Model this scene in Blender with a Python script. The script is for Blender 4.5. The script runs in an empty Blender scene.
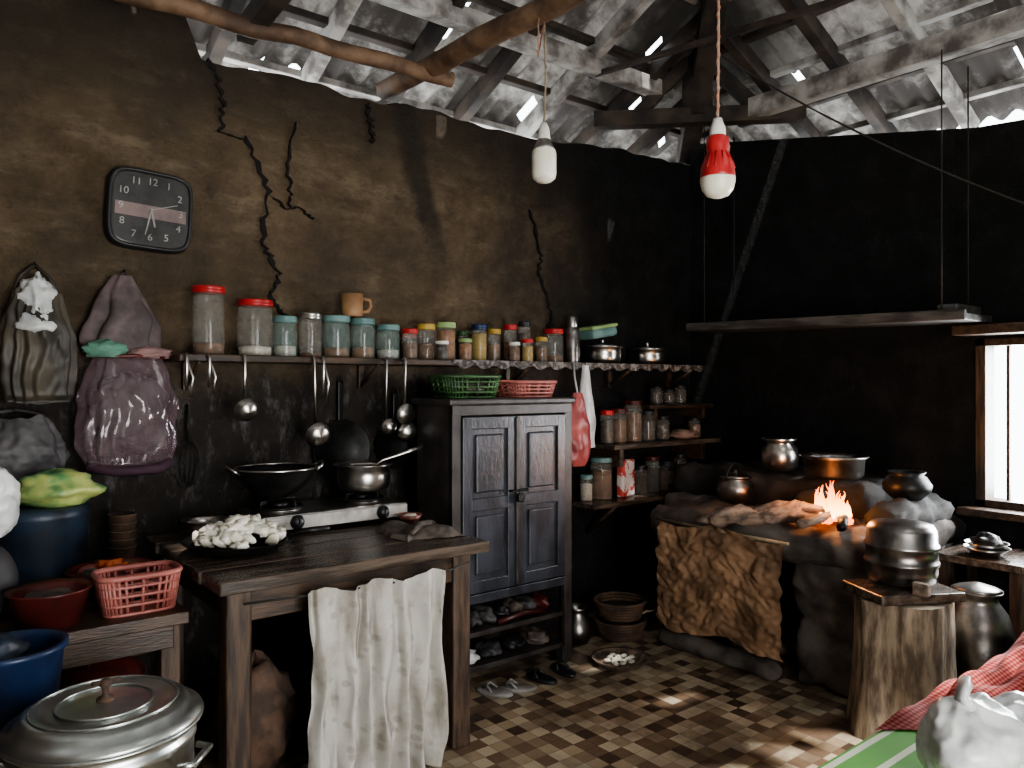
import bpy, bmesh, math, random
from mathutils import Vector, Matrix, Euler, noise
random.seed(7)
scene = bpy.context.scene
pi = math.pi
try:
    scene.view_settings.view_transform = 'AgX'
    scene.view_settings.look = 'AgX - Medium High Contrast'
    scene.view_settings.exposure = .15
except Exception: pass

# ------------------------------------------------------------------ materials
class NT:
    def __init__(s, name):
        s.mat = bpy.data.materials.new(name); s.mat.use_nodes = True
        s.t = s.mat.node_tree; s.n = s.t.nodes; s.l = s.t.links
        s.b = s.n['Principled BSDF']; s.out = s.n['Material Output']
    def new(s, ty, **k):
        n = s.n.new(ty)
        for a, b in k.items(): setattr(n, a, b)
        return n
    def link(s, a, b): s.l.new(a, b)
    def math(s, op, a, b=None, c=None, clamp=False):
        n = s.n.new('ShaderNodeMath'); n.operation = op; n.use_clamp = clamp
        for i, v in enumerate((a, b, c)):
            if v is None: continue
            if isinstance(v, (int, float)): n.inputs[i].default_value = v
            else: s.l.new(v, n.inputs[i])
        return n.outputs[0]
    def smooth(s, v, a, b):
        n = s.n.new('ShaderNodeMapRange'); n.interpolation_type = 'SMOOTHSTEP'
        s.l.new(v, n.inputs[0]); n.inputs[1].default_value = a; n.inputs[2].default_value = b
        return n.outputs[0]
    def mix(s, f, a, b):
        n = s.n.new('ShaderNodeMix'); n.data_type = 'RGBA'
        if isinstance(f, (int, float)): n.inputs[0].default_value = f
        else: s.l.new(f, n.inputs[0])
        for i, v in ((6, a), (7, b)):
            if isinstance(v, tuple): n.inputs[i].default_value = (v[0], v[1], v[2], 1)
            else: s.l.new(v, n.inputs[i])
        return n.outputs[2]
    def noise(s, vec, scale, detail=4, rough=.55, dist=0):
        n = s.n.new('ShaderNodeTexNoise'); n.inputs['Scale'].default_value = scale
        n.inputs['Detail'].default_value = detail; n.inputs['Roughness'].default_value = rough
        n.inputs['Distortion'].default_value = dist
        if vec: s.l.new(vec, n.inputs['Vector'])
        return n.outputs[0]
    def stretch(s, vec, sc):
        mp = s.new('ShaderNodeMapping'); mp.inputs['Scale'].default_value = sc
        s.link(vec, mp.inputs[0]); return mp.outputs[0]
    def pos(s):
        g = s.n.new('ShaderNodeNewGeometry'); x = s.n.new('ShaderNodeSeparateXYZ')
        s.l.new(g.outputs['Position'], x.inputs[0])
        return g.outputs['Position'], x.outputs[0], x.outputs[1], x.outputs[2]
    def bump(s, h, strength, dist=.02):
        n = s.n.new('ShaderNodeBump'); n.inputs['Strength'].default_value = strength
        n.inputs['Distance'].default_value = dist
        s.l.new(h, n.inputs['Height']); s.l.new(n.outputs[0], s.b.inputs['Normal'])
    def col(s, c): s.l.new(c, s.b.inputs['Base Color'])

def M(name, col, rough=.6, metal=0, col2=None, scale=9, bump=.25, stretch=None, lo=.35, hi=.65, sheen=0):
    t = NT(name)
    p = t.pos()[0]
    if stretch: p = t.stretch(p, stretch)
    n = t.noise(p, scale, 6)
    f = t.smooth(n, lo, hi)
    c2 = col2 if col2 else tuple(c*.55 for c in col)
    t.col(t.mix(f, c2, col))
    t.b.inputs['Roughness'].default_value = rough
    t.b.inputs['Metallic'].default_value = metal
    if bump: t.bump(t.noise(p, scale*5, 4), bump, .004)
    return t.mat

def clear_mat(name, tint, alpha):
    t = NT(name)
    t.b.inputs['Base Color'].default_value = (*tint, 1)
    t.b.inputs['Roughness'].default_value = .12
    t.b.inputs['Specular IOR Level'].default_value = .9
    p = t.pos()[0]
    t.link(t.math('MULTIPLY_ADD', t.noise(p, 20), .2, alpha-.1), t.b.inputs['Alpha'])
    return t.mat

def mud_material():
    t = NT('mud_plaster'); p, x, y, z = t.pos()
    n1 = t.noise(p, 1.3, 6, .65); n2 = t.noise(p, 6, 8, .7); n3 = t.noise(p, 30, 5, .6)
    n4 = t.noise(t.stretch(p, (1, 1, 2.5)), 3.0, 8, .75)
    n5 = t.noise(t.stretch(p, (4, 4, .9)), 2.0, 5, .65)
    n6 = t.noise(t.stretch(p, (2.5, 2.5, 1)), 5, 8, .75)
    n7 = t.noise(p, 13, 8, .8, .6)
    c = t.mix(t.smooth(n2, .3, .7), (.085, .059, .035), (.175, .125, .076))
    c = t.mix(t.smooth(n4, .46, .70), c, (.235, .178, .115))
    c = t.mix(t.math('MULTIPLY', t.smooth(n7, .54, .70), .55), c, (.05, .036, .024))
    c = t.mix(t.math('MULTIPLY', t.smooth(n1, .40, .70), .8), c, (.055, .040, .028))
    c = t.mix(t.math('MULTIPLY', t.smooth(n5, .54, .74), .4), c, (.04, .03, .021))
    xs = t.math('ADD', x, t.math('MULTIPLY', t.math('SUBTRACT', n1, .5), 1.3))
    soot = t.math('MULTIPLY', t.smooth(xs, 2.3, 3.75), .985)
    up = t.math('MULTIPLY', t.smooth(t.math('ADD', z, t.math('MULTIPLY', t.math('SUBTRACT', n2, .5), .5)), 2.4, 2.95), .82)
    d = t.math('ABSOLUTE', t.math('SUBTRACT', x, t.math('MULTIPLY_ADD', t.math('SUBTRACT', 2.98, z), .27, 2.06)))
    st = t.math('MULTIPLY', t.math('SUBTRACT', 1, t.smooth(t.math('ADD', d, t.math('MULTIPLY', t.math('SUBTRACT', n2, .5), .12)), .03, .12)), t.smooth(z, 1.9, 2.4))  # slanted darker stripe mixed into the upper wall colour
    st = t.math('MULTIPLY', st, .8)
    lowm = t.math('SUBTRACT', 1, t.smooth(t.math('ADD', z, t.math('MULTIPLY', t.math('SUBTRACT', n2, .5), .4)), 1.35, 1.66))
    lowc = t.mix(t.smooth(n6, .50, .70), (.024, .022, .022), (.17, .165, .17))
    lowc = t.mix(t.math('MULTIPLY', t.smooth(n1, .5, .7), .5), lowc, (.05, .035, .025))
    c = t.mix(t.math('MULTIPLY', lowm, .9), c, lowc)
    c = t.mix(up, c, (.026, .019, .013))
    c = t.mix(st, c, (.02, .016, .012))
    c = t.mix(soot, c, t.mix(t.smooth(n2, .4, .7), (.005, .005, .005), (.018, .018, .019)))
    t.col(c); t.b.inputs['Roughness'].default_value = .72
    t.b.inputs['Specular IOR Level'].default_value = .3
    t.bump(t.math('ADD', t.math('ADD', t.math('MULTIPLY', n2, .9), t.math('MULTIPLY', n7, .6)), t.math('MULTIPLY', n3, .3)), 1.0, .04)
    return t.mat

def floor_material():
    t = NT('vinyl_floor'); p, x, y, z = t.pos()
    def cells(size, off):
        cx = t.math('FLOOR', t.math('DIVIDE', t.math('ADD', x, off), size))
        cy = t.math('FLOOR', t.math('DIVIDE', t.math('ADD', y, off*.6), size))
        cb = t.new('ShaderNodeCombineXYZ'); t.link(cx, cb.inputs[0]); t.link(cy, cb.inputs[1])
        w = t.new('ShaderNodeTexWhiteNoise'); w.noise_dimensions = '2D'; t.link(cb.outputs[0], w.inputs['Vector'])
        par = t.math('MODULO', t.math('ADD', t.math('ADD', cx, cy), 400), 2)
        return w.outputs['Value'], par
    w1, par = cells(.068, .02)
    r = t.new('ShaderNodeValToRGB'); r.color_ramp.interpolation = 'CONSTANT'
    e = r.color_ramp.elements
    e[0].position = 0; e[0].color = (.36, .28, .185, 1)
    e[1].position = .3; e[1].color = (.17, .115, .075, 1)
    for q, cc in ((.5, (.47, .395, .28, 1)), (.68, (.075, .05, .036, 1)), (.84, (.25, .19, .125, 1))):
        a = e.new(q); a.color = cc
    v = t.math('ADD', t.math('MULTIPLY', w1, .55), t.math('MULTIPLY', par, .42))
    t.link(v, r.inputs[0])
    dirt = t.noise(p, 2.2, 6, .65); fine = t.noise(p, 40, 3)
    c = t.mix(t.math('MULTIPLY', t.smooth(dirt, .40, .68), .6), r.outputs[0], (.05, .04, .032))
    fx = t.math('PINGPONG', t.math('ADD', x, .02), .034); fy = t.math('PINGPONG', t.math('ADD', y, .012), .034)
    seam = t.math('SUBTRACT', 1, t.smooth(t.math('MINIMUM', fx, fy), 0, .003))
    c = t.mix(t.math('MULTIPLY', seam, .5), c, (.03, .02, .015))
    t.col(c)
    t.link(t.math('MULTIPLY_ADD', dirt, .5, .12), t.b.inputs['Roughness'])
    t.bump(t.math('ADD', fine, t.math('MULTIPLY', dirt, 2)), .15, .004)
    return t.mat

def roof_material():
    t = NT('asbestos_sheet'); p, x, y, z = t.pos()
    n = t.noise(p, 1.8, 6, .7); n2 = t.noise(p, 7, 5, .6)
    c = t.mix(t.smooth(n, .40, .64), (.035, .03, .027), (.28, .265, .245))
    c = t.mix(t.math('MULTIPLY', t.smooth(n2, .48, .68), .6), c, (.05, .042, .036))
    dx = t.math('SUBTRACT', x, 3.9); dy_ = t.math('ADD', y, .55)
    rr = t.math('SQRT', t.math('ADD', t.math('MULTIPLY', dx, dx), t.math('MULTIPLY', dy_, dy_)))
    so = t.math('SUBTRACT', 1, t.smooth(t.math('ADD', rr, t.math('MULTIPLY', t.math('SUBTRACT', n2, .5), .8)), .25, 1.0))
    c = t.mix(t.math('MULTIPLY', so, .93), c, (.010, .009, .008))
    t.col(c); t.b.inputs['Roughness'].default_value = .85
    tr = t.new('ShaderNodeBsdfTranslucent'); t.link(c, tr.inputs[0])
    mx = t.new('ShaderNodeMixShader'); mx.inputs[0].default_value = .14
    t.link(t.b.outputs[0], mx.inputs[1]); t.link(tr.outputs[0], mx.inputs[2]); t.link(mx.outputs[0], t.out.inputs[0])
    return t.mat

def curtain_material():
    t = NT('printed_cotton'); p, x, y, z = t.pos()
    n = t.noise(p, 4, 6, .6); vo = t.new('ShaderNodeTexVoronoi'); vo.inputs['Scale'].default_value = 26
    t.link(t.stretch(p, (1, .2, 1)), vo.inputs['Vector'])
    c = t.mix(t.smooth(n, .3, .62), (.22, .195, .155), (.43, .415, .38))
    f = t.math('MULTIPLY', t.math('SUBTRACT', 1, t.smooth(vo.outputs[0], .22, .42)), t.smooth(t.noise(p, 9, 3), .38, .6))
    c = t.mix(t.math('MULTIPLY', f, .45), c, (.17, .145, .12))
    n2 = t.noise(t.stretch(p, (3, 1, .6)), 3, 5, .7)
    c = t.mix(t.math('MULTIPLY', t.smooth(n2, .50, .70), .6), c, (.15, .125, .095))
    t.col(c); t.b.inputs['Roughness'].default_value = .9
    return t.mat

def stripe_mat(name, axis, period, duty, ca, cb, rough=.8):
    t = NT(name); P = t.pos(); v = P[1+axis]
    f = t.math('LESS_THAN', t.math('PINGPONG', v, period/2), period/2*duty)
    t.col(t.mix(f, ca, cb)); t.b.inputs['Roughness'].default_value = rough
    return t.mat

def check_mat():
    t = NT('red_check_cloth'); p, x, y, z = t.pos()
    sx = t.math('ADD', x, t.math('MULTIPLY', z, .8)); sy = t.math('ADD', y, z)
    f = t.math('LESS_THAN', t.math('PINGPONG', sx, .009), .0045)
    g = t.math('LESS_THAN', t.math('PINGPONG', sy, .009), .0045)
    k = t.math('MULTIPLY', t.math('ADD', f, g), .5)
    r = t.new('ShaderNodeValToRGB'); e = r.color_ramp.elements
    e[0].color = (.50, .17, .14, 1); e[1].color = (.20, .022, .02, 1)
    e2 = e.new(.5); e2.color = (.38, .07, .06, 1)
    t.link(k, r.inputs[0]); t.col(r.outputs[0]); t.b.inputs['Roughness'].default_value = .9
    return t.mat

def flame_mat():
    t = NT('flame'); p, x, y, z = t.pos()
    r = t.new('ShaderNodeValToRGB'); e = r.color_ramp.elements
    e[0].color = (1, .62, .28, 1); e[1].color = (1, .10, .01, 1)
    a = e.new(.45); a.color = (1, .34, .06, 1)
    t.link(t.smooth(z, .78, .98), r.inputs[0])
    em = t.new('ShaderNodeEmission'); t.link(r.outputs[0], em.inputs[0]); em.inputs[1].default_value = 7
    t.link(em.outputs[0], t.out.inputs[0])
    return t.mat

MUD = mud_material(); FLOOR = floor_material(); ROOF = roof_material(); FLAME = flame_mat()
WOODD = M('dark_wood', (.075, .042, .024), .42, col2=(.022, .013, .009), scale=5, stretch=(1, 8, 8), bump=.5)
WOODV = M('dark_wood_post', (.085, .05, .03), .5, col2=(.025, .015, .01), scale=5, stretch=(8, 8, 1), bump=.5)
WOODT = M('table_top_wood', (.12, .09, .07), .24, col2=(.035, .026, .02), scale=4, stretch=(1, 9, 9), bump=.4)
PLANK = M('sooty_plank', (.10, .095, .09), .5, col2=(.03, .028, .026), scale=5, stretch=(6, 1, 6), bump=.3)
ROOFW = M('roof_timber', (.060, .043, .032), .8, col2=(.016, .012, .010), scale=5)
ROOFG = M('weathered_timber', (.45, .43, .40), .8, col2=(.11, .095, .085), scale=6)
POLE = M('pole_bark', (.20, .12, .07), .7, col2=(.07, .038, .022), scale=7)
CAB = M('blue_grey_paint', (.046, .051, .063), .36, col2=(.020, .021, .027), scale=6, stretch=(2, 2, 1), bump=.5)
CABD = M('cabinet_frame_paint', (.05, .042, .040), .45, col2=(.02, .017, .016), scale=9)
STEEL = M('steel', (.62, .60, .57), .28, 1, col2=(.42, .39, .36), scale=8, bump=.05)
ALU = M('aluminium', (.66, .68, .66), .32, 1, col2=(.42, .44, .42), scale=6, bump=.12)
ALUD = M('sooty_aluminium', (.40, .38, .36), .33, 1, col2=(.12, .105, .095), scale=7, bump=.15)
IRON = M('cast_iron', (.03, .029, .028), .4, .6, col2=(.012, .012, .012), scale=12)
SOOT = M('soot_mud', (.042, .036, .033), .85, col2=(.012, .011, .010), scale=5, bump=.8)
HMUD = M('hearth_mud', (.16, .135, .115), .8, col2=(.036, .031, .028), scale=4, bump=.9)
BURLAP = M('burlap', (.36, .215, .125), .6, col2=(.13, .075, .042), scale=5, bump=.8, lo=.36, hi=.64)
CURT = curtain_material()
LOG = M('firewood', (.24, .17, .125), .85, col2=(.07, .05, .038), scale=9, bump=1, stretch=(1, 3, 3))
STUMP = M('stump_bark', (.36, .28, .20), .85, col2=(.11, .08, .055), scale=6, stretch=(4, 4, 1), bump=1)
STUMPT = M('stump_cut', (.30, .24, .17), .8, col2=(.12, .09, .06), scale=8)
BLACK = M('black_plastic', (.018, .018, .02), .4, col2=(.01, .01, .011))
BLACKG = M('clock_face', (.05, .048, .046), .22, col2=(.025, .024, .023))
RED = M('red_plastic', (.50, .03, .03), .35, col2=(.34, .02, .02), bump=0)
PINK = M('pink_plastic', (.42, .15, .125), .45, col2=(.28, .085, .07), bump=0)
DRED = M('dark_red_paint', (.10, .016, .013), .4, col2=(.04, .009, .008))
GREENL = M('teal_plastic', (.16, .27, .26), .4, col2=(.10, .19, .185), bump=0)
GREEN = M('green_plastic', (.045, .11, .035), .45, col2=(.02, .055, .018), bump=0)
LIME = M('lime_plastic', (.34, .47, .20), .4, col2=(.22, .33, .13), bump=0)
BLUE = M('blue_plastic', (.014, .035, .10), .38, col2=(.008, .018, .05), bump=0)
DBLUE = M('dark_blue_tub', (.015, .028, .05), .45, col2=(.008, .012, .02))
WHITE = M('white_plastic', (.80, .79, .74), .4, col2=(.62, .60, .55), bump=0)
BULBW = M('frosted_cover', (.85, .82, .70), .35, col2=(.75, .70, .55), bump=0)
WBAG = M('white_polythene', (.66, .66, .64), .3, col2=(.42, .43, .43), scale=10, bump=.3)
YBAG = M('yellow_green_polythene', (.42, .46, .15), .35, col2=(.07, .22, .09), scale=9, bump=.3)
CREAM = M('idli_white', (.80, .78, .70), .7, col2=(.62, .58, .47), scale=20)
ORANGE = M('carrot', (.60, .17, .04), .5, col2=(.42, .09, .02), bump=0)
YELLOW = M('yellow_plastic', (.52, .36, .07), .45, col2=(.36, .23, .04), bump=0)
BROWNC = M('brown_content', (.22, .10, .045), .8, col2=(.10, .045, .02), scale=40)
ORC = M('orange_content', (.36, .16, .06), .8, col2=(.22, .08, .025), scale=40)
WHC = M('rice_content', (.62, .58, .50), .8, col2=(.45, .40, .32), scale=60)
DKC = M('dark_content', (.06, .035, .025), .8, col2=(.03, .02, .015), scale=40)
OLIVE = M('olive_bag', (.07, .057, .038), .5, col2=(.025, .02, .015), scale=6)
GREYB = M('grey_sack', (.085, .08, .08), .55, col2=(.03, .028, .03), scale=5)
MAUVE = clear_mat('mauve_net', (.17, .115, .135), .45)
CLEAR = clear_mat('clear_plastic', (.34, .34, .31), .22)
CLEARG = clear_mat('clear_green', (.22, .30, .28), .32)
TAN = M('tan_wood', (.40, .24, .12), .6, col2=(.26, .14, .07))
RAG = M('rag_cloth', (.15, .12, .10), .9, col2=(.05, .04, .035), scale=14)
CARD = M('brown_bag', (.12, .068, .042), .8, col2=(.04, .024, .016))
CRACK = M('crack_void', (.006, .004, .003), .95, bump=0)
TICK = M('clock_white', (.34, .33, .31), .5, bump=0)
BAND = M('clock_band', (.20, .14, .13), .4, bump=0)
CORD = M('red_cord', (.45, .16, .09), .7, col2=(.3, .25, .2), scale=60)
CORDD = M('dark_cord', (.03, .025, .02), .7)
ROPE = M('rope', (.35, .28, .18), .8)
PAPER = M('packet_print', (.65, .62, .60), .5, col2=(.5, .07, .06), scale=16, lo=.48, hi=.5)
MAT = stripe_mat('green_striped_mat', 1, .085, .22, (.10, .34, .05), (.62, .66, .50))
CHECK = check_mat()
EMBER = NT('ember'); EMBER.b.inputs['Emission Color'].default_value = (1, .18, .03, 1); EMBER.b.inputs['Emission Strength'].default_value = 5
EMBER.b.inputs['Base Color'].default_value = (.1, .02, .01, 1); EMBER = EMBER.mat

# ------------------------------------------------------------------ builder
def rotm(rot): return Euler(rot, 'XYZ').to_matrix().to_4x4()
class O:
    def __init__(s, name): s.name = name; s.v = []; s.f = []; s.mi = []; s.sm = []; s.mats = []
    def add(s, vs, fs, mat, smooth=True, mtx=None):
        if mat not in s.mats: s.mats.append(mat)
        k = s.mats.index(mat); b = len(s.v)
        for p in vs:
            p = Vector(p); s.v.append(mtx @ p if mtx else p)
        for f in fs:
            s.f.append([i+b for i in f]); s.mi.append(k); s.sm.append(smooth)
        return s
    def box(s, c, size, mat, rot=(0, 0, 0), bev=.004, mtx=None):
        bm = bmesh.new(); bmesh.ops.create_cube(bm, size=1)
        for v in bm.verts: v.co = Vector((v.co.x*size[0], v.co.y*size[1], v.co.z*size[2]))
        bv = min(bev, min(size)*.45)
        if bv > 0: bmesh.ops.bevel(bm, geom=bm.edges[:], offset=bv, segments=2, affect='EDGES', profile=.5)
        bm.verts.index_update()
        m = Matrix.Translation(c) @ rotm(rot)
        if mtx: m = mtx @ m
        s.add([v.co.copy() for v in bm.verts], [[v.index for v in f.verts] for f in bm.faces], mat, False, m)
        bm.free(); return s
    def lathe(s, prof, mat, loc=(0, 0, 0), seg=32, rot=(0, 0, 0), mtx=None, sx=1, sy=1, wob=0, seed=0, smooth=True):
        vs = []; fs = []; n = len(prof)
        for i in range(seg):
            a = 2*pi*i/seg
            for (r, z) in prof:
                rr = r
                if wob: rr = r*(1+wob*noise.noise(Vector((math.cos(a)*1.5+seed, math.sin(a)*1.5, z*4))))
                vs.append((rr*math.cos(a)*sx, rr*math.sin(a)*sy, z))
        for i in range(seg):
            j = (i+1) % seg
            for k in range(n-1):
                if prof[k][0] == 0 and prof[k+1][0] == 0: continue
                if prof[k][0] == 0: fs.append([i*n+k, j*n+k+1, i*n+k+1])
                elif prof[k+1][0] == 0: fs.append([i*n+k, j*n+k, i*n+k+1])
                else: fs.append([i*n+k, j*n+k, j*n+k+1, i*n+k+1])
        m = Matrix.Translation(loc) @ rotm(rot)
        if mtx: m = mtx @ m
        return s.add(vs, fs, mat, smooth, m)
    def tube(s, pts, r, mat, seg=10, closed=False, rough=0, mtx=None):
        pts = [Vector(p) for p in pts]; n = len(pts); vs = []; fs = []
        up = Vector((0, 0, 1)); prev = None
        for i, p in enumerate(pts):
            if closed: d = pts[(i+1) % n]-pts[i-1]
            else: d = pts[min(i+1, n-1)]-pts[max(i-1, 0)]
            d.normalize()
            if prev is None:
                a = d.cross(up)
                if a.length < .1: a = d.cross(Vector((1, 0, 0)))
            else: a = prev - d*prev.dot(d)
            a.normalize(); prev = a; b = d.cross(a)
            rr = r[i] if isinstance(r, (list, tuple)) else r
            for k in range(seg):
                t = 2*pi*k/seg; q = rr
                if rough: q = rr*(1+rough*noise.noise(p*7+Vector((k*.7, 0, 0))))
                vs.append(p+a*math.cos(t)*q+b*math.sin(t)*q)
        for i in range(n if closed else n-1):
            j = (i+1) % n
            for k in range(seg):
                l = (k+1) % seg; fs.append([i*seg+k, i*seg+l, j*seg+l, j*seg+k])
        if not closed:
            fs.append(list(range(seg))[::-1]); fs.append([(n-1)*seg+k for k in range(seg)])
        return s.add(vs, fs, mat, True, mtx)
    def sheet(s, fn, nu, nv, mat, smooth=True):
        vs = [fn(i/nu, j/nv) for j in range(nv+1) for i in range(nu+1)]
        fs = [[j*(nu+1)+i, j*(nu+1)+i+1, (j+1)*(nu+1)+i+1, (j+1)*(nu+1)+i] for j in range(nv) for i in range(nu)]
        return s.add(vs, fs, mat, smooth)
    def blob(s, c, rad, mat, amp=.15, freq=1.6, seed=0, seg=28, rings=18, flat=-.8, ridge=0, rot=(0, 0, 0)):
        vs = []; fs = []
        for j in range(rings+1):
            ph = pi*j/rings
            for i in range(seg):
                a = 2*pi*i/seg
                d = Vector((math.sin(ph)*math.cos(a), math.sin(ph)*math.sin(a), math.cos(ph)))
                k = 1+amp*noise.noise(d*freq+Vector((seed*3.1, seed, 0)))
                if ridge: k += ridge*(.5-abs(noise.noise(d*freq*2.5+Vector((seed, seed*2, 5)))))
                q = d*k; q.z = max(q.z, flat)
                vs.append((q.x*rad[0], q.y*rad[1], q.z*rad[2]))
        for j in range(rings):
            for i in range(seg):
                l = (i+1) % seg; fs.append([j*seg+i, j*seg+l, (j+1)*seg+l, (j+1)*seg+i])
        return s.add(vs, fs, mat, True, Matrix.Translation(c) @ rotm(rot))
    def prism(s, poly, th_vec, mat):
        n = len(poly); t = Vector(th_vec)
        vs = [Vector(p) for p in poly]+[Vector(p)+t for p in poly]
        fs = [list(range(n)), [n+i for i in range(n)][::-1]]
        for i in range(n): j = (i+1) % n; fs.append([i, j, n+j, n+i])
        return s.add(vs, fs, mat, False)
    def done(s, keep=False):
        me = bpy.data.meshes.new(s.name)
        if keep: o = Vector((0, 0, 0))
        else:
            o = Vector([(min(v[i] for v in s.v)+max(v[i] for v in s.v))/2 for i in range(3)]); o.z = min(v.z for v in s.v)
        me.from_pydata([v-o for v in s.v], [], s.f)
        for m in s.mats: me.materials.append(m)
        me.polygons.foreach_set('material_index', s.mi); me.polygons.foreach_set('use_smooth', s.sm)
        me.validate(); me.update()
        ob = bpy.data.objects.new(s.name, me); ob.location = o
        scene.collection.objects.link(ob); return ob

def nz(a, b=0, c=0): return noise.noise(Vector((a, b, c)))

# ------------------------------------------------------------------ room shell
XR, XL, YF = 4.46, -1.2, -4.8
O('floor').box((1.63, -2.4, -.05), (5.9, 5.1, .1), FLOOR, bev=0).done(True)
def wtop(x):
    h = 2.93+.05*nz(x*1.5)+.035*nz(x*6, 3)+max(0, x-2.6)*.07
    k = min(1, max(0, (1.02-x)/.12)); return h+.33*k
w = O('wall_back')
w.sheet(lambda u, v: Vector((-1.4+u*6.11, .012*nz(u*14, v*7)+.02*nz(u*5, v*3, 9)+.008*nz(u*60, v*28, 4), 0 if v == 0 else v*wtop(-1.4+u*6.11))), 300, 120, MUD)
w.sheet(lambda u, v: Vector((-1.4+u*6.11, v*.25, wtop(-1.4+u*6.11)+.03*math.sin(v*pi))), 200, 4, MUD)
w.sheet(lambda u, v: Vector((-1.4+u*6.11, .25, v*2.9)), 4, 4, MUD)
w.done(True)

WY0, WY1, WZ0, WZ1 = -1.90, -2.95, .80, 1.69
def topz(y): return 3.20+(y)*.20 if y > -2.3 else 2.74
w = O('wall_right')
def wr(y0, y1, z0a, z1a, z1b=None):
    w.prism([(XR, y0, z0a), (XR, y1, z0a), (XR, y1, z1b if z1b is not None else z1a), (XR, y0, z1a)], (.25, 0, 0), MUD)
wr(.0, WY0, 0, topz(0), topz(WY0))
wr(WY0, WY1, 0, WZ0)
wr(WY0, WY1, WZ1, topz(WY0), 2.74)
wr(WY1, -5.0, 0, 2.74)
w.done(True)
w = O('wall_left'); w.box((XL-.1, -2.4, 1.45), (.2, 5.1, 2.9), MUD, bev=0); w.done(True)
w = O('wall_front')
w.box(((XL-.2+.0)/2, YF-.1, 1.45), (abs(XL)+.2, .2, 2.9), MUD, bev=0)
w.box(((1.6+4.71)/2, YF-.1, 1.45), (3.11, .2, 2.9), MUD, bev=0)
w.box((.8, YF-.1, 2.5), (1.6, .2, .8), MUD, bev=0)
w.done(True)
d = O('unseen_doorway')  # unseen doorway, put in behind the camera to bring in daylight
for xx in (.04, 1.56): d.box((xx, YF-.06, 1.05), (.08, .10, 2.1), WOODV)
d.box((.8, YF-.06, 2.07), (1.6, .10, .08), WOODD); d.done()

f = O('window_1')
for yy in (WY0-.025, WY1+.025): f.box((XR+.05, yy, 1.245), (.12, .05, .89), WOODV)
for zz in (WZ0+.02, WZ1-.02): f.box((XR+.05, (WY0+WY1)/2, zz), (.12, 1.05, .04), WOODD)
for k in range(1, 7): f.box((XR+.06, WY0-k*.135, 1.245), (.022, .016, .86), WOODV)
f.box((XR-.06, (WY0+WY1)/2, 1.73), (.24, 1.15, .05), WOODD)
f.box((XR-.03, (WY0+WY1)/2, WZ0-.02), (.20, 1.15, .04), WOODD)
f.done()

def crack(pts, wd=.006, name='wall_crack'):
    """jagged, flat, ragged-edged fissure lying on the plaster"""
    o = O(name); P = []
    for i in range(len(pts)-1):
        a, b = pts[i], pts[i+1]
        for k in range(9):
            t = k/9; P.append((a[0]+(b[0]-a[0])*t+random.uniform(-.015, .015), a[1]+(b[1]-a[1])*t))
    P.append(pts[-1]); n = len(P); vs = []; fs = []
    for i, q in enumerate(P):
        e = wd*random.uniform(.3, 1.5)*(1 if 0 < i < n-1 else .1)
        vs += [(q[0]-e, -.020, q[1]), (q[0]+e*random.uniform(.6, 1.3), -.020, q[1]+random.uniform(-.006, .006)), (q[0], .02, q[1])]
    for i in range(n-1):
        a = 3*i; fs += [[a, a+1, a+4, a+3], [a, a+3, a+5, a+2], [a+1, a+2, a+5, a+4]]
    o.add(vs, fs, CRACK, False); o.done()
crack([(1.22, 2.60), (1.33, 2.36), (1.29, 2.12), (1.38, 1.98), (1.34, 1.85), (1.43, 1.74)], .011)
crack([(1.33, 2.34), (1.42, 2.29), (1.47, 2.31), (1.55, 2.26)], .004)
crack([(1.06, 2.92), (1.11, 2.75), (1.10, 2.60), (1.22, 2.58)], .012)
crack([(1.45, 2.72), (1.42, 2.45), (1.44, 2.3)], .006)
crack([(1.85, 2.9), (1.86, 2.78), (1.88, 2.7)], .012)
crack([(2.93, 2.50), (3.02, 2.25), (3.0, 2.1), (3.1, 1.9), (3.08, 1.72)], .009)

# ------------------------------------------------------------------ roof
R0, SL = 3.22, .45
def rz(x, y): return R0+SL*min(.35-y, y+5.15, 4.81-x, x+1.55)
rf = O('ceiling')
def roofplane(mapf, a0, a1, endf, start, slot=None):
    na = int((a1-a0)/.022); nb = 12; vs = []
    for i in range(na+1):
        a = a0+(a1-a0)*i/na; e = endf(a)
        for j in range(nb+1):
            t = j/nb; b = start+(e-start)*t
            x, y = mapf(a, b)
            vs.append((x, y, rz(x, y)+.024*math.sin(a*2*pi/.146)+.008*nz(a*2, b*2)))
    fs = []; hole = set()
    for h in range(30): hole.add((random.randint(0, na//3)*3, random.randint(0, nb-1)))
    for i in range(na):
        for j in range(nb):
            if (i//3*3, j) in hole: continue
            q = vs[i*(nb+1)+j]
            if slot and slot[0] < q[0] < slot[1] and slot[2] < q[1] < slot[3]: continue
            fs.append([i*(nb+1)+j, (i+1)*(nb+1)+j, (i+1)*(nb+1)+j+1, i*(nb+1)+j+1])
    rf.add(vs, fs, ROOF, True)
endA = lambda a: max(-2.4, a-4.46, -1.2-a)
endB = lambda a: max(2.06, 4.46+a, -.34-a)
roofplane(lambda a, b: (a, b), -1.9, 5.16, endA, .7)
roofplane(lambda a, b: (a, -4.8-b), -1.9, 5.16, endA, .7, slot=(2.2, 3.0, -3.95, -3.55))  # slot is an out-of-view gap added so sun reaches the floor
roofplane(lambda a, b: (b, a), -5.5, .7, endB, 5.16)
roofplane(lambda a, b: (3.26-b, a), -5.5, .7, endB, 5.16)
rf.done(True)
rt = O('roof_timbers')
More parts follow.
